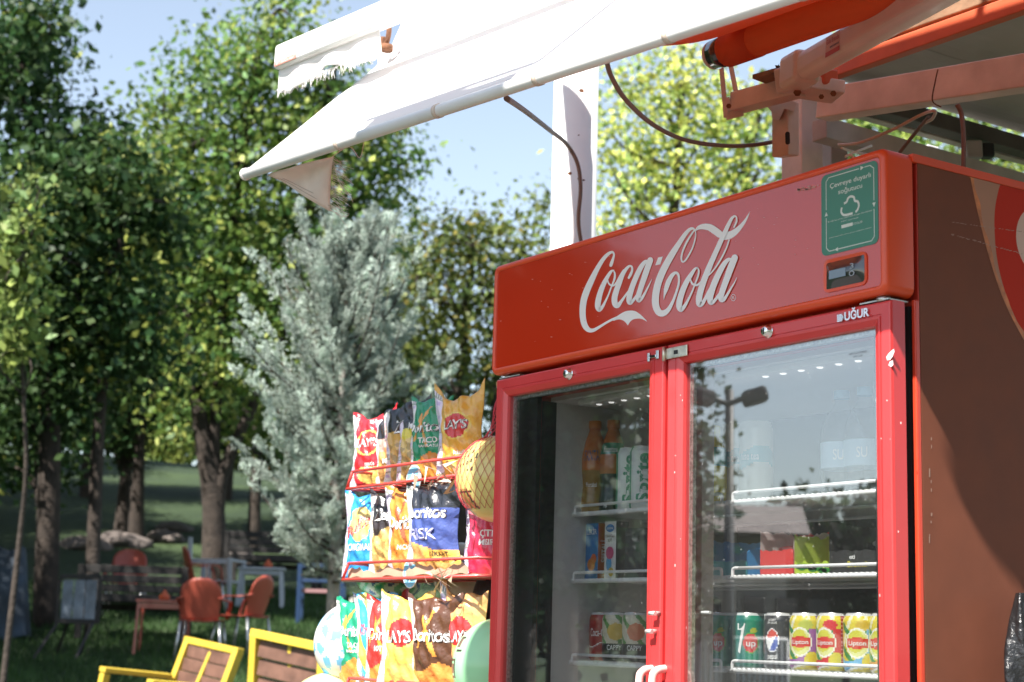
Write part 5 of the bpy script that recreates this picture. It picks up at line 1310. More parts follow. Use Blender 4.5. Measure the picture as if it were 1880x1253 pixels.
# hanging torn corner flap
def flap():
    A = [at(490, 322, 4.01), at(520, 335, 3.99), at(560, 362, 3.97), at(606, 389, 3.95)]
    B = [at(500, 318, 4.0), at(540, 306, 3.94), at(585, 294, 3.88), at(612, 288, 3.84)]
    A = spline(A, 6); B = spline(B, 6); P = []
    for i in range(len(A)):
        P.append([B[i]*(1-s)+A[i]*s+np.array([.012, -.012, 0])*sin(pi*s)*sin(i*.5) for s in np.linspace(0, 1, 14)])
    g = G(); g.grid(np.array(P)); f = g.build('torn_flap', mat('flap_cloth', (.80, .74, .70), .85, trans=.35, tcol=(.9, .78, .7), noise=(20, .08)), AW)
    f.modifiers.new('thick', 'SOLIDIFY').thickness = .001
    g = G(); E_ = [B[-1]*(1-s)+A[-1]*s for s in np.linspace(0, 1, 60)]
    for i, e in enumerate(E_):
        if random.random() < .9:
            L = .05*random.random()+.015; P_ = [e, e+[.012*random.random(), .01, -.006], e+np.array([.02+L*.6, .03*random.random(), -.006-L*(.2+.6*random.random())])]; g.tube(spline(P_, 4), .0006, 3)
    for (a, b_, c_, d_) in (((612, 300), (625, 340), (640, 355), (648, 372)), ((606, 385), (618, 392), (630, 398), (640, 396)), ((600, 296), (640, 270), (660, 290), (668, 262))):
        g.tube(spline([at(*q, 3.87) for q in (a, b_, c_, d_)], 6), .0008, 4)
    g.build('frayed_threads', MATS['flap_cloth'], AW, kind='stuff')
    g = G()
    for off in (.10, .18):
        P_ = [B[i]*off+A[i]*(1-off)+np.array([.002, -.0025, 0]) for i in range(len(A))]; g.tube(P_, .0007, 3)
    g.build('stitching', pm((.32, .24, .2)), AW)
flap()
# red underside cloth and rolled tube to the right
def red_cloth():
    R0, R1 = at(1338, 92, 3.62), at(1760, -60, 3.02)
    d = (R1-R0)/np.linalg.norm(R1-R0); Re = R0+(R1-R0)*1.7
    g = G(); g.tube([R0, Re], [.036, .036], 28); rt = thing('awning_roller', 'red cloth rolled on a thick tube with a black end cap', 'awning roller', tuple(R0))
    # spiral cloth lips
    g.tube([R0-d*.002, R0+d*.10], .0375, 28); g.build('rolled_cloth', cloth_r, rt)
    g = G(); g.lathe([(0, 0)], (0, 0, 0), 3) if False else None
    g = G(); g.tube([R0-d*.045, R0-d*.003], [.033, .034], 28); g.build('end_cap', mat('black_cap', (.02, .02, .022), .25, coat=.8), rt)
    g = G(); g.tube([R0-d*.058, R0-d*.046], [.031, .033], 28); g.build('cap_rim', dirty_white, rt)
    P = []
    S = BL+(BR-BL)*.50
    for i in range(30):
        t = i/29
        a = BL+(BR-BL)*(.505+.50*t)+np.array([0, .02, .014])
        b = R0+(Re-R0)*(t)+np.array([0, 0, .036])+d*.03
        row = []
        for s in np.linspace(0, 1, 16):
            q = a*(1-s)+b*s; q[2] += -.012*sin(pi*s); row.append(q)
        P.append(row)
    g = G(); g.grid(np.array(P)); o = g.build('lower_cloth', cloth_r, AW); o.modifiers.new('thick', 'SOLIDIFY').thickness = .0012
red_cloth()
# second awning farther left
def awning2():
    A = at(512, 108, 4.55); B = A+(at(752, 8, 4.02)-A)*2.2; d = (B-A)/np.linalg.norm(B-A)
    rt = thing('awning', 'second white awning front bar with red print, frayed edge and a hook, at the top', 'awning', tuple(A))
    g = G(); g.bar(A, B, .035, .070); g.build('front_bar', white_paint, rt, bevel=.012, seg=4)
    lo = np.array([0, 0, -.036])
    n = np.cross(d, (0, 0, 1)); n /= np.linalg.norm(n); n = n if np.dot(n, C-A) > 0 else -n
    def mp(U, V, off=0.0): return np.array([A+d*u+np.array([0, 0, v])+n*(.0182+off) for u, v in zip(np.atleast_1d(U), np.atleast_1d(V))])
    g = G(); put_rect(g, .012, .13, -.030, -.017, mp, 0, .0002, 1, 1); g.build('printed_strip', pm((.55, .16, .10)), rt)
    g = G(); put_text(g, 'TENTE BRANDA SANAYİ', .071, -.028, .009, mp, wid=.11, bold=.01, off=.0008); g.build('lettering', pm(WH), rt)
    P = []
    for i in range(40):
        t = i/39; p = A+d*(t*.52+.004)+lo; L = .06+.015*sin(t*9)
        P.append([p+np.array([0, .012*s*sin(t*20), -L*s]) for s in np.linspace(0, 1, 5)])
    g = G(); g.grid(np.array(P)); v = g.build('valance', cloth_w, rt); v.modifiers.new('thick', 'SOLIDIFY').thickness = .001
    g = G()
    for i in range(230):
        t = RNG.random(); p = A+d*(t*.54)+lo-[0, 0, .05]; L = .008+.022*RNG.random(); g.tube([p, p+np.array([.006*RNG.normal(), .006*RNG.normal(), -L])], .0006, 3, caps=False)
    g.build('fringe', mat('white_thread', (.8, .78, .76), .9), rt, kind='stuff')
    e = at(710, 78, 4.3); 
    g = G(); g.tube(spline([e+[0, 0, .05], e+[.01, 0, .03], e, e-[.02, 0, .005], e-[.02, 0, -.02]], 5), .007, 8); g.cyl(e-[0, 0, .008], e-[0, 0, .024], .017, 14); g.build('hook', rust, rt)
    return
    # cloth sheet running up behind
    P = [[A+d*(t*1.2)+np.array([-.03*s, .06*s, .16*s])+np.array([0, 0, .03]) for s in np.linspace(0, 1, 8)] for t in np.linspace(0, 1, 12)]
    g = G(); g.grid(np.array(P)); v = g.build('cloth', cloth_w, rt); v.modifiers.new('thick', 'SOLIDIFY').thickness = .001
awning2()
q = at(712, 90, 4.5); g = G(); g.cyl((q[0], q[1], q[2]-.07), (q[0], q[1], q[2]), .026, 18)
g.build('hanging_sleeve', white_paint, label='short white sleeve hanging from the hook of the second awning', cat='sleeve')
# ============================================================ KIOSK FRAME
kw = mat('kiosk_pinkish_white', (.66, .58, .55), .5, noise=(12, .16), bump=(50, .3, .002))
kred = mat('kiosk_orange_red', (.62, .12, .05), .5, noise=(14, .10), bump=(60, .2, .001))
sheet_m = mat('roof_sheet_grey', (.46, .45, .43), .6, noise=(5, .12))
KI = thing('kiosk_frame', 'steel kiosk frame and roof behind the fridge at the upper right', 'kiosk', (.4, 1.2, .03))
def kbar(name, P, Q, w_, h, m=kw, bevel=.003, up=(0, 0, 1), parent=KI):
    g = G(); g.bar(P, Q, w_, h, 0, up); return g.build(name, m, parent, bevel=bevel)
xp0, xp1 = ony(1449, 300, .86)[0], ony(1497, 300, .86)[0]
px_ = (xp0+xp1)/2
kbar('post', (px_, .86, .03), (px_, .86, 2.56), .075, .075, up=(0, 1, 0))
q = ony(1517, 280, 1.0); kbar('post', (q[0], 1.02, .03), (q[0], 1.02, 2.50), .06, .06, mat('kiosk_grey', (.40, .37, .36), .6, noise=(10, .2)), up=(0, 1, 0))
q = at(1703, 240, 4.9); kbar('post', (q[0], q[1], .03), (q[0], q[1], 2.62), .045, .045, white_paint, up=(0, 1, 0))
# front beams
a, b = onz(1513, 150, 2.6), onz(1880, 22, 2.6); d = b-a
kbar('front_fascia', a-[0, 0, -.02], a+d*2.2+[0, 0, .02], .03, .045, kred)
a, b = ony(1528, 191, .75), ony(1880, 135, .75); d = b-a
kbar('rafter', a-d*.05, a+d*2, .05, .075, kw)
# left edge beams running back
a, b = onz(1600, 192, 2.585), onz(1880, 272, 2.585); d = b-a; kbar('side_beam', a-d*.3, a+d*2.5, .05, .045, mat('dark_beam', (.10, .085, .08), .7, noise=(9, .3)))
kbar('side_trim', a-d*.3+[-.045, 0, -.01], a+d*2.5+[-.045, 0, -.01], .03, .03, dirty_white)
a, b = onz(1512, 240, 2.44), onz(1880, 342, 2.44); d = b-a; kbar('lower_side_beam', a-d*.02, a+d*2.5, .05, .055, MATS['kiosk_grey'])
# roof panels, corrugated, seen from below
for k in range(9):
    x0 = .13+k*.30; g = G(); P = []
    for i in range(9):
        u = i/8; zz = 2.632+.006*(1 if (i % 4) in (1, 2) else 0); P.append([(x0+u*.298, y, zz) for y in (.93, 2.2, 3.6)])
    g.grid(np.array(P)[::-1], smooth=False); P2 = np.array(P); P2[..., 2] += .03; g.grid(P2, smooth=False)
    g.build('roof_panel', sheet_m, KI)
kbar('roof_edge', (.10, .90, 2.67), (3.0, 1.02, 2.67), .05, .035, mat('old_wood', (.28, .17, .10), .8, noise=(12, .35), bump=(30, .6)))
# striped valance above
a = at(1728, 26, 4.2); b = at(1890, -8, 3.9); 
for k in range(5):
    p = a+(b-a)*k*.33; q = a+(b-a)*(k+1)*.33; up = np.array([0, 0, .22]); g = G(); nn = np.array([.002, -.006, 0])
    g.add([p, q, q+up, p+up, p-nn, q-nn, q+up-nn, p+up-nn], [(0,1,2,3),(7,6,5,4),(0,4,5,1),(3,2,6,7),(0,3,7,4),(1,5,6,2)]); g.build('valance_stripe', pm((.74, .66, .66)) if k % 2 == 0 else pm((.45, .03, .03)), KI)
# awning brackets and folded arm
D0 = 3.80
AR = thing('folding_awning_frame', 'white folded awning arm with a bracket fixed to the kiosk corner', 'awning frame', tuple(at(1465, 140, D0)))
armw = mat('arm_white', (.74, .66, .60), .38, noise=(8, .08), coat=.1)
A0, A1 = at(1462, 133, 3.62), at(1726, -16, 3.02); A2 = A0+(A1-A0)*1.5
g = G(); g.bar(A0, A2, .052, .060, 0); am = g.build('arm', armw, AR, bevel=.018, seg=5)
g = G(); g.bar(A0-(A1-A0)*.045, A0+(A1-A0)*.10, .062, .072, 0); g.build('arm_socket', armw, AR, bevel=.012, seg=3)
d = (A2-A0)/np.linalg.norm(A2-A0); up_ = np.cross(np.cross(d, (0, 0, 1)), d); nn = np.cross(d, up_); nn /= np.linalg.norm(nn); nn = nn if np.dot(nn, C-A0) > 0 else -nn
if up_[2] < 0: up_ = -up_
up_ /= np.linalg.norm(up_)
def mpA(U, V, off=0.0): return np.array([A0+d*u+up_*v+nn*(.0263+off) for u, v in zip(np.atleast_1d(U), np.atleast_1d(V))])
c0 = float(np.dot(at(1529, 88, 3.45)-A0, d))
c0 = .235
g = G(); put_rect(g, c0-.033, c0+.033, -.022, .020, mpA, 0, .0002, 1, 1); stk = g.build('sticker', pm((.66, .42, .30)), AR)
g = G(); put_text(g, 'Gök Branda', c0, .004, .010, mpA, wid=.058, bold=.03, off=.0006); put_rect(g, c0-.033, c0+.033, -.022, -.012, mpA, 0, .0005, 1, 1); g.build('sticker_print', pm((.50, .08, .04)), AR)
g = G()
for k in range(7): put_rect(g, c0-.012+k*.006, c0-.0075+k*.006, -.007, -.003, mpA, 0, .0006, 1, 1)
g.build('sticker_small_print', pm((.12, .1, .1)), AR)
for (px, py) in ((1478, 131), (1472, 128)):
    pass
g = G(); g.bar(at(1350, 190, 3.85), at(1470, 158, 3.70), .04, .045, 0); g.build('square_tube', kw, AR, bevel=.003)
g = G(); g.bar(at(1448, 155, 3.70), at(1540, 170, 3.72), .08, .032, 0); g.build('bracket_plate', kw, AR, bevel=.004)
g = G(); g.bar(at(1452, 122, 3.66), at(1458, 168, 3.66), .06, .055, 0, up=(0, 1, 0)); g.build('bracket_block', kw, AR, bevel=.006)
g = G(); g.bar(at(1512, 128, 3.70), at(1512, 160, 3.70), .05, .045, 0, up=(0, 1, 0)); g.build('bracket_cheek', kred, AR, bevel=.006)
for (px, py, r) in ((1464, 170, .009), (1508, 178, .006), (1530, 172, .007), (1338, 195, .006)):
    p = at(px, py, 3.64); g = G(); v_ = (C-p)/np.linalg.norm(C-p); g.cyl(p, p+v_*.008, r, 6); g.build('bolt', rust, AR)
g = G(); g.bar(at(1400, 148, 3.75), at(1443, 136, 3.70), .07, .010, 0); g.build('rotten_board', MATS['old_wood'], AR)
g = G(); 
for k in range(40):
    c = at(1420+14*random.random(), 130+8*random.random(), 3.72); a_ = RNG.normal(0, .008, (3, 3)); g.add([c+a_[0], c+a_[1], c+a_[2]], [(0, 1, 2)])
g.build('torn_felt', black_m, AR, kind='stuff')
# hanger strap of the roller
hg = thing('roller_hanger', 'flat pinkish strap hanger holding the end of the awning roller', 'bracket', tuple(at(1335, 210, 3.85)))
for (P_, Q_) in (((1324, 118), (1333, 216)), ((1341, 118), (1353, 178)), ((1333, 214), (1364, 206)), ((1335, 180), (1340, 204))):
    g = G(); g.bar(at(*P_, 3.84), at(*Q_, 3.84), .018, .011, 0, up=(.3, .3, .1)); g.build('strap', kw, hg, bevel=.001)
# slotted post bracket
PB = thing('post_bracket', 'slotted steel bracket bolted to the kiosk post', 'bracket', tuple(at(1445, 288, 3.86)))
g = G(); g.bar(at(1442, 190, 3.84), at(1442, 288, 3.84), .055, .035, 0, up=(0, 1, 0)); g.build('channel', kw, PB, bevel=.003)
c = at(1446, 254, 3.79)
g = G(); u_ = M[0]; 
g.add([c+u_*.0055*cos(a)+np.array([0, 0, (.010 if sin(a) > 0 else -.010)+.0055*sin(a)]) for a in np.linspace(0, 2*pi, 17)[:-1]], [tuple(range(16))]); g.build('slot', black_m, PB)
g = G(); g.add([at(1398, 184, 3.80), at(1432, 180, 3.80), at(1462, 188, 3.80), at(1458, 205, 3.80), at(1440, 200, 3.80), at(1430, 222, 3.80), at(1418, 218, 3.80), at(1416, 205, 3.80)]+[at(1398, 184, 3.84), at(1432, 180, 3.84), at(1462, 188, 3.84), at(1458, 205, 3.84), at(1440, 200, 3.84), at(1430, 222, 3.84), at(1418, 218, 3.84), at(1416, 205, 3.84)], [tuple(range(8))[::-1], tuple(range(8, 16))]+[(i, (i+1) % 8, 8+(i+1) % 8, 8+i) for i in range(8)]); g.build('gusset', kw, PB)
# cables
cab = mat('brown_cable', (.20, .12, .095), .6)
def cable(label, pts, r=.0048, m=cab):
    g = G(); g.tube(spline([at(*p) for p in pts], 8), r, 8); g.build('cable', m, label=label, cat='cable')
cable('brown cable running from the awning bar down the front of the white pole', [(930,181,3.23),(965,205,3.75),(1010,240,4.5),(1040,265,4.86),(1060,300,4.90),(1066,345,4.90),(1062,400,4.90),(1066,440,4.90),(1080,500,4.90)], .0062)
cable('brown cable sagging from the awning bar to the kiosk post', [(1114,112,2.97),(1122,140,3.02),(1150,185,3.15),(1200,230,3.4),(1260,258,3.6),(1330,268,3.75),(1380,267,3.84),(1420,261,3.88)])
cable('pale cable hanging in a loop from the rafter to the fridge top', [(1540,266,4.1),(1580,262,4.0),(1640,238,3.9),(1690,212,3.8),(1716,204,3.7),(1712,218,3.8),(1698,226,3.9)], .004, mat('pale_cable', (.55, .43, .38), .6))
cable('dark cable slanting behind the fridge top', [(1652,280,4.0),(1680,245,3.95),(1705,215,3.85)], .0045)
cable('brown cable hanging straight down beside the back corner of the fridge', [(1757,192,3.55),(1765,210,3.55),(1769,250,3.53),(1769,310,3.5)], .0052)
cable('thin wire bent over the rafter', [(1722,128,3.5),(1717,150,3.5),(1712,185,3.5),(1728,197,3.5)], .0015, rust)
cable('white wire loop lying on the fridge top', [(1545,272,4.0),(1570,280,4.05),(1600,286,4.05),(1575,292,4.0),(1560,284,4.0)], .003, white_paint)
cable('white wire crossing the loop on the fridge top', [(1552,288,4.0),(1575,278,4.02),(1600,268,4.05)], .003, white_paint)
# camera-like dark box on the beam
p = at(1800, 278, 4.6); g = G(); g.bar(p, p+M[0]*.035, .04, .04); r_ = thing('spotlight', 'small dark spotlight on the lower side beam', 'spotlight', tuple(p)); g.build('housing', black_m, r_, bevel=.006)
g = G(); g.bar(p-M[0]*.045, p, .055, .05); g.build('bracket', MATS['kiosk_grey'], r_, bevel=.006)
# hose coil hanging outside the right edge; its shadow lies on the fridge side
cc = np.array([1.22, .31, 1.465])+SUN*1.9
CO = thing('hose_coil', 'coiled dark red hose hanging beside the fridge', 'hose', tuple(cc-[0, 0, .2]))
for k in range(6):
    g = G(); R_ = .128-.019*k; P = [cc+np.array([.006*sin(3*a+k), R_*cos(a), R_*sin(a)*1.1]) for a in np.linspace(0, 2*pi, 33)[:-1]]
    g.tube(P, .0105, 8, closed=True, caps=False); g.build('loop', mat('hose_red', (.16, .02, .015), .4), CO)
g = G(); g.tube([cc+[0, 0, .12], cc+[0, .02, .5]], .006, 6); g.build('hook', rust, CO)
# black bag with a white tie hanging at the fridge side, lower right
c0 = onx(1888, 1200, 1.27); BG = thing('plastic_bag', 'black plastic bag with a white tie hanging at the fridge side, lower right corner', 'bag', tuple(c0-[0, 0, .12]))
g = G(); P = []
for i in range(15):
    v = i/14; rr_ = .012+.05*sin(pi*min(1, .12+.8*(1-v)))**.7*(1-v*.55); P.append([c0+np.array([(rr_*.5)*cos(a)*(1+.16*sin(5*a+v*8)), rr_*sin(a)*(1+.14*sin(4*a+v*6)), -.12+.22*v]) for a in np.linspace(0, 2*pi, 29)])
g.grid(np.array(P)); g.build('bag', mat('black_plastic', (.012, .012, .013), .25, bump=(45, .8, .01)), BG)
g = G(); g.tube([c0+np.array([.012*cos(a), .016*sin(a), .085+.004*sin(2*a)]) for a in np.linspace(0, 2*pi, 17)[:-1]], .004, 6, closed=True, caps=False); g.build('tie', pm((.6, .55, .5)), BG)

# ============================================================ FURNITURE ON THE LAWN
def pxg(px, f):
    """ground point at forward distance f under pixel column px"""
    p = at(px, 1100, f); d_ = p-C; return place(d_[:2]@RR, d_[:2]@FF)
pl_or = mat('orange_plastic', (.46, .095, .06), .38, noise=(6, .06), trans=.12)
alu_leg = mat('grey_leg', (.55, .55, .56), .3, metal=.8)
CA = math.atan2(FF[1], FF[0])-pi/2       # rotation that faces local +y away from the camera
def plastic_chair():
    root = thing('plastic_chair', 'x', 'chair', (0, 0, 0), 'orange plastic garden chairs')
    P = []; 
    for i in range(13):
        v = i/12; row = []
        hw = .215*(1-.0*v)*(1 if v < .6 else sqrt(max(0, 1-((v-.6)/.42)**2.4)))*(.86+.14*v/.6 if v < .6 else 1)
        for s in np.linspace(-1, 1, 15): row.append((s*hw, -.19-.11*v+.05*s*s*(1-.5*v), .42+.44*v))
        P.append(row)
    g = G(); g.grid(np.array(P)); o = g.build('backrest', pl_or, root); o.modifiers.new('t', 'SOLIDIFY').thickness = .006
    P = [[(x*(1-.06*(y+.2)), y, .43-.012*cos(x*9)-.02*max(0, y-.15)*4) for x in np.linspace(-.22, .22, 11)] for y in np.linspace(-.21, .24, 11)]
    g = G(); g.grid(np.array(P)); o = g.build('seat', pl_or, root); o.modifiers.new('t', 'SOLIDIFY').thickness = .008
    for s in (-1, 1):
        g = G(); pts = spline([(s*.20, -.24, .66), (s*.25, -.14, .64), (s*.27, .05, .635), (s*.265, .16, .60), (s*.235, .19, .44)], 6)
        P = [[tuple(np.array(q)+[dx, 0, 0]) for dx in (-.022, 0, .022)] for q in pts]; g.grid(np.array(P)); o = g.build('armrest', pl_or, root); o.modifiers.new('t', 'SOLIDIFY').thickness = .014
        for yy in (-.2, .2):
            g = G(); g.tube([(s*.20, yy*.95, .42), (s*.24, yy*1.25, 0)], [.014, .012], 10); g.build('leg', alu_leg, root)
    return root
ch = plastic_chair()
def setc(o, px, f, rz, lab): p = pxg(px, f); o.location = p; o.rotation_euler = (0, 0, CA+rz); o['label'] = lab
setc(ch, 374, 17.6, 0.05, 'orange plastic chair seen square from behind at the small table')
for px, f, rz, lab in ((447, 17.9, 1.15, 'orange plastic chair turned sideways, its shell lit by the sun'), (230, 20.8, .1+pi, 'orange plastic chair standing beyond the dark bench'), (372, 21.0, -1.2, 'orange plastic chair mostly hidden behind the nearer one'), (838, 13.2, .6, 'orange plastic chair seen between the bags of the snack rack')):
    o = dup(ch, pxg(px, f), CA+rz, lab)
yel_m = mat('yellow_paint', (.56, .40, .045), .45, noise=(10, .08), bump=(60, .2, .002)); slat_m = mat('brown_slat', (.13, .065, .045), .6, noise=(9, .35), bump=(40, .5, .003))
def yellow_chair():
    root = thing('garden_armchair', 'x', 'armchair', (0, 0, 0), 'yellow framed garden armchairs')
    def b(nm, P, Q, w_, h, m, up=(0, 0, 1)): g = G(); g.bar(P, Q, w_, h, 0, up); return g.build(nm, m, root, bevel=.004)
    tl = .16
    for s in (-1, 1):
        b('rear_post', (s*.30, -.30, 0), (s*.30, -.30-tl, .86), .055, .06, yel_m, (0, 1, 0))
        b('leg', (s*.30, .17, 0), (s*.30, .17, .56), .055, .055, yel_m, (0, 1, 0))
        b('armrest', (s*.30, -.36, .60), (s*.30, .20, .585), .075, .035, yel_m)
        b('seat_rail', (s*.27, -.30, .34), (s*.27, .17, .38), .03, .07, yel_m)
    b('top_rail', (-.33, -.30-tl, .87), (.33, -.30-tl, .87), .06, .045, yel_m)
    b('centre_post', (0, -.335, .36), (0, -.30-tl+.004, .846), .03, .02, yel_m, (0, 1, 0))
    for k in range(4):
        z = .515+k*.094; y = -.32-tl*z/.86+.02; b('slat', (-.27, y, z), (.27, y, z), .016, .088, slat_m)
    for k in range(5): y = -.26+k*.1; b('slat', (-.27, y, .40), (.27, y, .40), .088, .018, slat_m)
    return root
yc = yellow_chair()
def sety(o, px, f, rz, lab, dz=0, tip=0):
    p = pxg(px, f); o['label'] = lab; ax = Vector((FF[0], FF[1], 0))
    o.matrix_world = Matrix.Translation((p[0], p[1], p[2]+dz)) @ Matrix.Rotation(tip, 4, ax) @ Matrix.Rotation(CA+rz, 4, 'Z')
sety(yc, 262, 11.5, 2.36, 'yellow garden armchair with brown slats, the left one in front', 0, .15)
o2 = dup(yc, (0, 0, 0), 0, 'x'); sety(o2, 618, 9.0, -.80, 'yellow garden armchair with brown slats, its back turned, beside the white and blue ball', .0, .15)
o3 = dup(yc, (0, 0, 0), 0, 'x'); sety(o3, 790, 11.5, .3, 'yellow garden armchair seen between the bags of the snack rack')
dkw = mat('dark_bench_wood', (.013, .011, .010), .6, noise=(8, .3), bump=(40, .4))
def bench(px, f, rz, W, lab, H=.82, m=dkw):
    root = thing('bench', lab, 'bench', (0, 0, 0))
    def b(nm, P, Q, w_, h, up=(0, 0, 1)): g = G(); g.bar(P, Q, w_, h, 0, up); return g.build(nm, m, root, bevel=.004)
    for s in (-1, 1):
        b('leg', (s*W/2, -.28, 0), (s*W/2, -.34, H), .07, .07, (0, 1, 0)); b('leg', (s*W/2, .28, 0), (s*W/2, .28, .62), .07, .07, (0, 1, 0)); b('armrest', (s*W/2, -.33, .63), (s*W/2, .32, .63), .08, .035)
    for k in range(4): z = .46+k*.105; b('back_slat', (-W/2+.035, -.335, z), (W/2-.035, -.335, z), .02, .09)
    for k in range(5): b('seat_slat', (-W/2+.035, -.25+k*.115, .42), (W/2-.035, -.25+k*.115, .42), .10, .025)
    b('apron', (-W/2+.035, .24, .36), (W/2-.035, .24, .36), .025, .07)
    root.location = pxg(px, f); root.rotation_euler = (0, 0, CA+rz); return root
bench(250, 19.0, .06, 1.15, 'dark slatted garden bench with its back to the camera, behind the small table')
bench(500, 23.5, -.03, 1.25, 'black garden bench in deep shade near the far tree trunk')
def table(name, px, f, rz, W, Dp, H, m, lab, leg=.05, cat='table'):
    root = thing(name, lab, cat, (0, 0, 0))
    g = G(); g.box((-W/2, -Dp/2, H-.03), (W/2, Dp/2, H)); g.build('top', m, root, bevel=.004)
    for sx in (-1, 1):
        for sy in (-1, 1): g = G(); g.bar((sx*(W/2-leg), sy*(Dp/2-leg), H-.031), (sx*(W/2-leg*.4), sy*(Dp/2-leg*.4), 0), leg, leg, 0, (0, 1, 0)); g.build('leg', m, root, bevel=.003)
    for sy in (-1, 1): g = G(); g.bar((-W/2+leg, sy*(Dp/2-leg), H-.065), (W/2-leg, sy*(Dp/2-leg), H-.065), .02, .06); g.build('apron', m, root)
    root.location = pxg(px, f); root.rotation_euler = (0, 0, CA+rz); return root
tm = mat('table_red_brown', (.30, .05, .03), .35, coat=.3)
t1 = table('table', 302, 18.0, .1, .55, .5, .58, tm, 'small table with red-brown legs beside the dark bench', .03)
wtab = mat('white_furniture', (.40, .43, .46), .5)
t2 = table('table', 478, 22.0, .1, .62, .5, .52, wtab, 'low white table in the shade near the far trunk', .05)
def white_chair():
    root = thing('white_chair', 'white wooden armchair frame beside the far trunk', 'chair', (0, 0, 0))
    def b(nm, P, Q, w_, h, up=(0, 0, 1)): g = G(); g.bar(P, Q, w_, h, 0, up); g.build(nm, wtab, root, bevel=.003)
    for s in (-1, 1):
        b('leg', (s*.27, -.25, 0), (s*.27, -.33, .92 if s < 0 else .66), .05, .05, (0, 1, 0)); b('leg', (s*.27, .27, 0), (s*.27, .27, .62), .05, .05, (0, 1, 0)); b('armrest', (s*.27, -.3, .64), (s*.27, .3, .64), .06, .03)
    b('back_rail', (-.245, -.32, .62), (.245, -.32, .62), .03, .06); b('slat', (0, -.3, .38), (0, -.32, .59), .03, .06, (0, 1, 0)); b('seat', (-.25, 0, .37), (.25, 0, .37), .5, .03)
    root.location = pxg(395, 21.6); root.rotation_euler = (0, 0, CA-.15)
white_chair()
blu = mat('blue_paint', (.015, .04, .10), .5)
def blue_chair():
    root = thing('blue_chair', 'blue wooden chair frame left of the conifer trunk', 'chair', (0, 0, 0))
    def b(nm, P, Q, w_, h, up=(0, 0, 1), m=blu): g = G(); g.bar(P, Q, w_, h, 0, up); g.build(nm, m, root, bevel=.003)
    for s in (-1, 1):
        b('leg', (s*.26, -.25, 0), (s*.26, -.30, .72), .05, .05, (0, 1, 0)); b('leg', (s*.26, .25, 0), (s*.26, .25, .55), .05, .05, (0, 1, 0)); b('armrest', (s*.26, -.27, .565), (s*.26, .28, .565), .06, .03)
    b('top_rail', (-.235, -.30, .70), (.235, -.30, .70), .04, .05); b('middle_rail', (-.235, -.285, .52), (.235, -.285, .52), .03, .04); b('cushion', (-.23, -.02, .40), (.23, -.02, .40), .46, .05, m=mat('pink_cushion', (.30, .16, .16), .8))
    root.location = pxg(590, 20.5); root.rotation_euler = (0, 0, CA+.05)
blue_chair()
def tipped():
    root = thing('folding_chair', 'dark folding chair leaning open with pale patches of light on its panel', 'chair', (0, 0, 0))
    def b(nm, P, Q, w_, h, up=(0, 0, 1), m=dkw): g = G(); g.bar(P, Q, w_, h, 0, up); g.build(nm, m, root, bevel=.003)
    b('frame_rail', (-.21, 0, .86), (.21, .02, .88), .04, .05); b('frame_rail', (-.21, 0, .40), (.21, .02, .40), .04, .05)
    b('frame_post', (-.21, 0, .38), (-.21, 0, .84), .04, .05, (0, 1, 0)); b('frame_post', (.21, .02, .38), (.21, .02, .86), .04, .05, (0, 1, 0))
    for k in range(3): x = -.12+k*.12; b('panel_slat', (x, .012, .425), (x, .012, .835), .112, .012, (0, 1, 0), mat('grey_slat', (.14, .17, .21), .4, noise=(6, .4)))  # panel slats in grey, mottled by noise
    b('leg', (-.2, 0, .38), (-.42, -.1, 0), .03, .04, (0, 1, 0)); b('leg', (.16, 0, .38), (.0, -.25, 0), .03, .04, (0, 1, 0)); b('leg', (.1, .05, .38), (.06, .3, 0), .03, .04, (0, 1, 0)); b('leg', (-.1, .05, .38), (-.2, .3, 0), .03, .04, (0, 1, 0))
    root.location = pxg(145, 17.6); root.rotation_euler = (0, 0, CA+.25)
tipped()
def lantern(px, f, H, lab):
    p = np.array(pxg(px, f))+[0, 0, H]; root = thing('table_lantern', lab, 'lantern', tuple(p))
    g = G(); g.lathe([(0, 0), (.045, .0), (.060, .03), (.055, .055), (.03, .08), (.012, .11), (.0, .12)], p, 16); g.build('shade', mat('lantern_orange', (.60, .12, .04), .4, trans=.3), root)
    g = G(); g.cyl(p+[0, 0, .119], p+[0, 0, .135], .006, 8); g.build('knob', dkw, root)
lantern(302, 17.95, .5802, 'small orange lantern on the red-brown table'); lantern(489, 22.0, .5202, 'small orange lantern on the low white table')
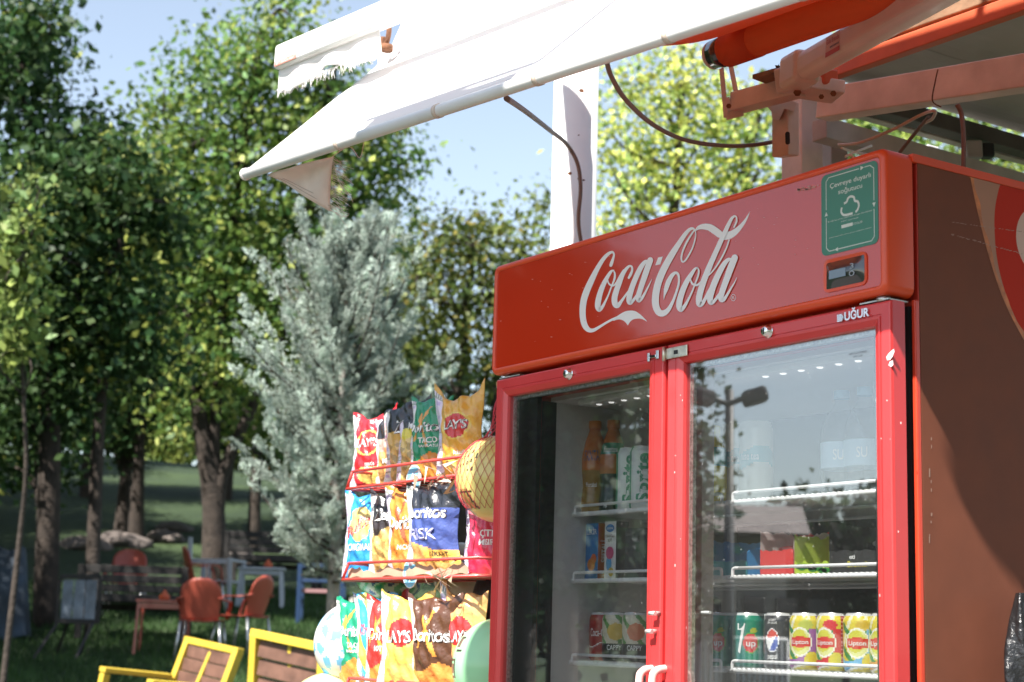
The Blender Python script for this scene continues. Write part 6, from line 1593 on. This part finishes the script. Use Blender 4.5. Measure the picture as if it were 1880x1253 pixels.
# rocks on the slope
rock_m = mat('rock', (.12, .10, .09), .9, noise=(3, .35), bump=(8, .8, .05))
for (px, f, sx, sz, lab) in ((150, 27, .45, .16, 'grey rock at the left of the slope'), (215, 27.5, .5, .18, 'broad grey rock in the middle of the slope'), (310, 30, .45, .13, 'flat grey rock higher up the slope'), (298, 28.5, .45, .16, 'low grey rock below the flat one'), (425, 26.5, .36, .2, 'brown rock right of the forked tree')):
    p = np.array(pxg(px, f)); g = G(); P = []; rg = np.random.default_rng(int(px))
    ph0 = rg.random(6)*6
    for i in range(14):
        th = pi*i/13; row = []
        for j in range(25):
            a = 2*pi*j/24; n_ = 1+.16*sin(2*a+ph0[0])+.12*sin(3*a+3*th+ph0[1])+.08*sin(5*a+ph0[2])*sin(4*th)
            row.append((p[0]+sx*sin(th)*cos(a)*n_, p[1]+sx*.8*sin(th)*sin(a)*n_, p[2]+sz*cos(th)*n_))
        P.append(row)
    g.grid(np.array(P)); g.build('rock', rock_m, label=lab, cat='rock', origin=p)
# parked things at the far left: a dark blue scooter-like bulk under cover
p = np.array(pxg(12, 19)); g = G(); P = []
for i in range(9):
    v = i/8; P.append([(p[0]+(.40-.2*v)*cos(a)*(1+.15*sin(3*a)), p[1]+(.30-.12*v)*sin(a), p[2]+1.0*v+.03*sin(4*a)) for a in np.linspace(0, 2*pi, 21)])
g.grid(np.array(P)); o = g.build('covered_pile', mat('blue_grey_cloth', (.025, .04, .06), .7, noise=(4, .6)), label='blue-grey covered pile at the left edge of the lawn', cat='pile', origin=p)

# unseen cloth added above and in front of the fridge to shade the left door
def banner():
    c = np.array([.20, .01, 1.42])+SUN*2.6; rt = thing('banner', 'plain red cloth banner hanging outside the top of the picture', 'banner', tuple(c))
    g = G(); P = [[c+np.array([x, -.02*sin(x*9)+.01*sin(z*7), z]) for z in np.linspace(-.42, .40, 12)] for x in np.linspace(-.30, .27, 16)]
    g.grid(np.array(P)); o = g.build('cloth', cloth_r, rt); o.modifiers.new('t', 'SOLIDIFY').thickness = .002
    g = G(); g.tube([c+[-.34, 0, .41], c+[.31, 0, .41]], .012, 8); g.build('rod', white_paint, rt)
    g = G(); g.tube([c+[.31, 0, .41], c+[.31, 1.6, .55]], .012, 8); g.build('arm', white_paint, rt)
banner()
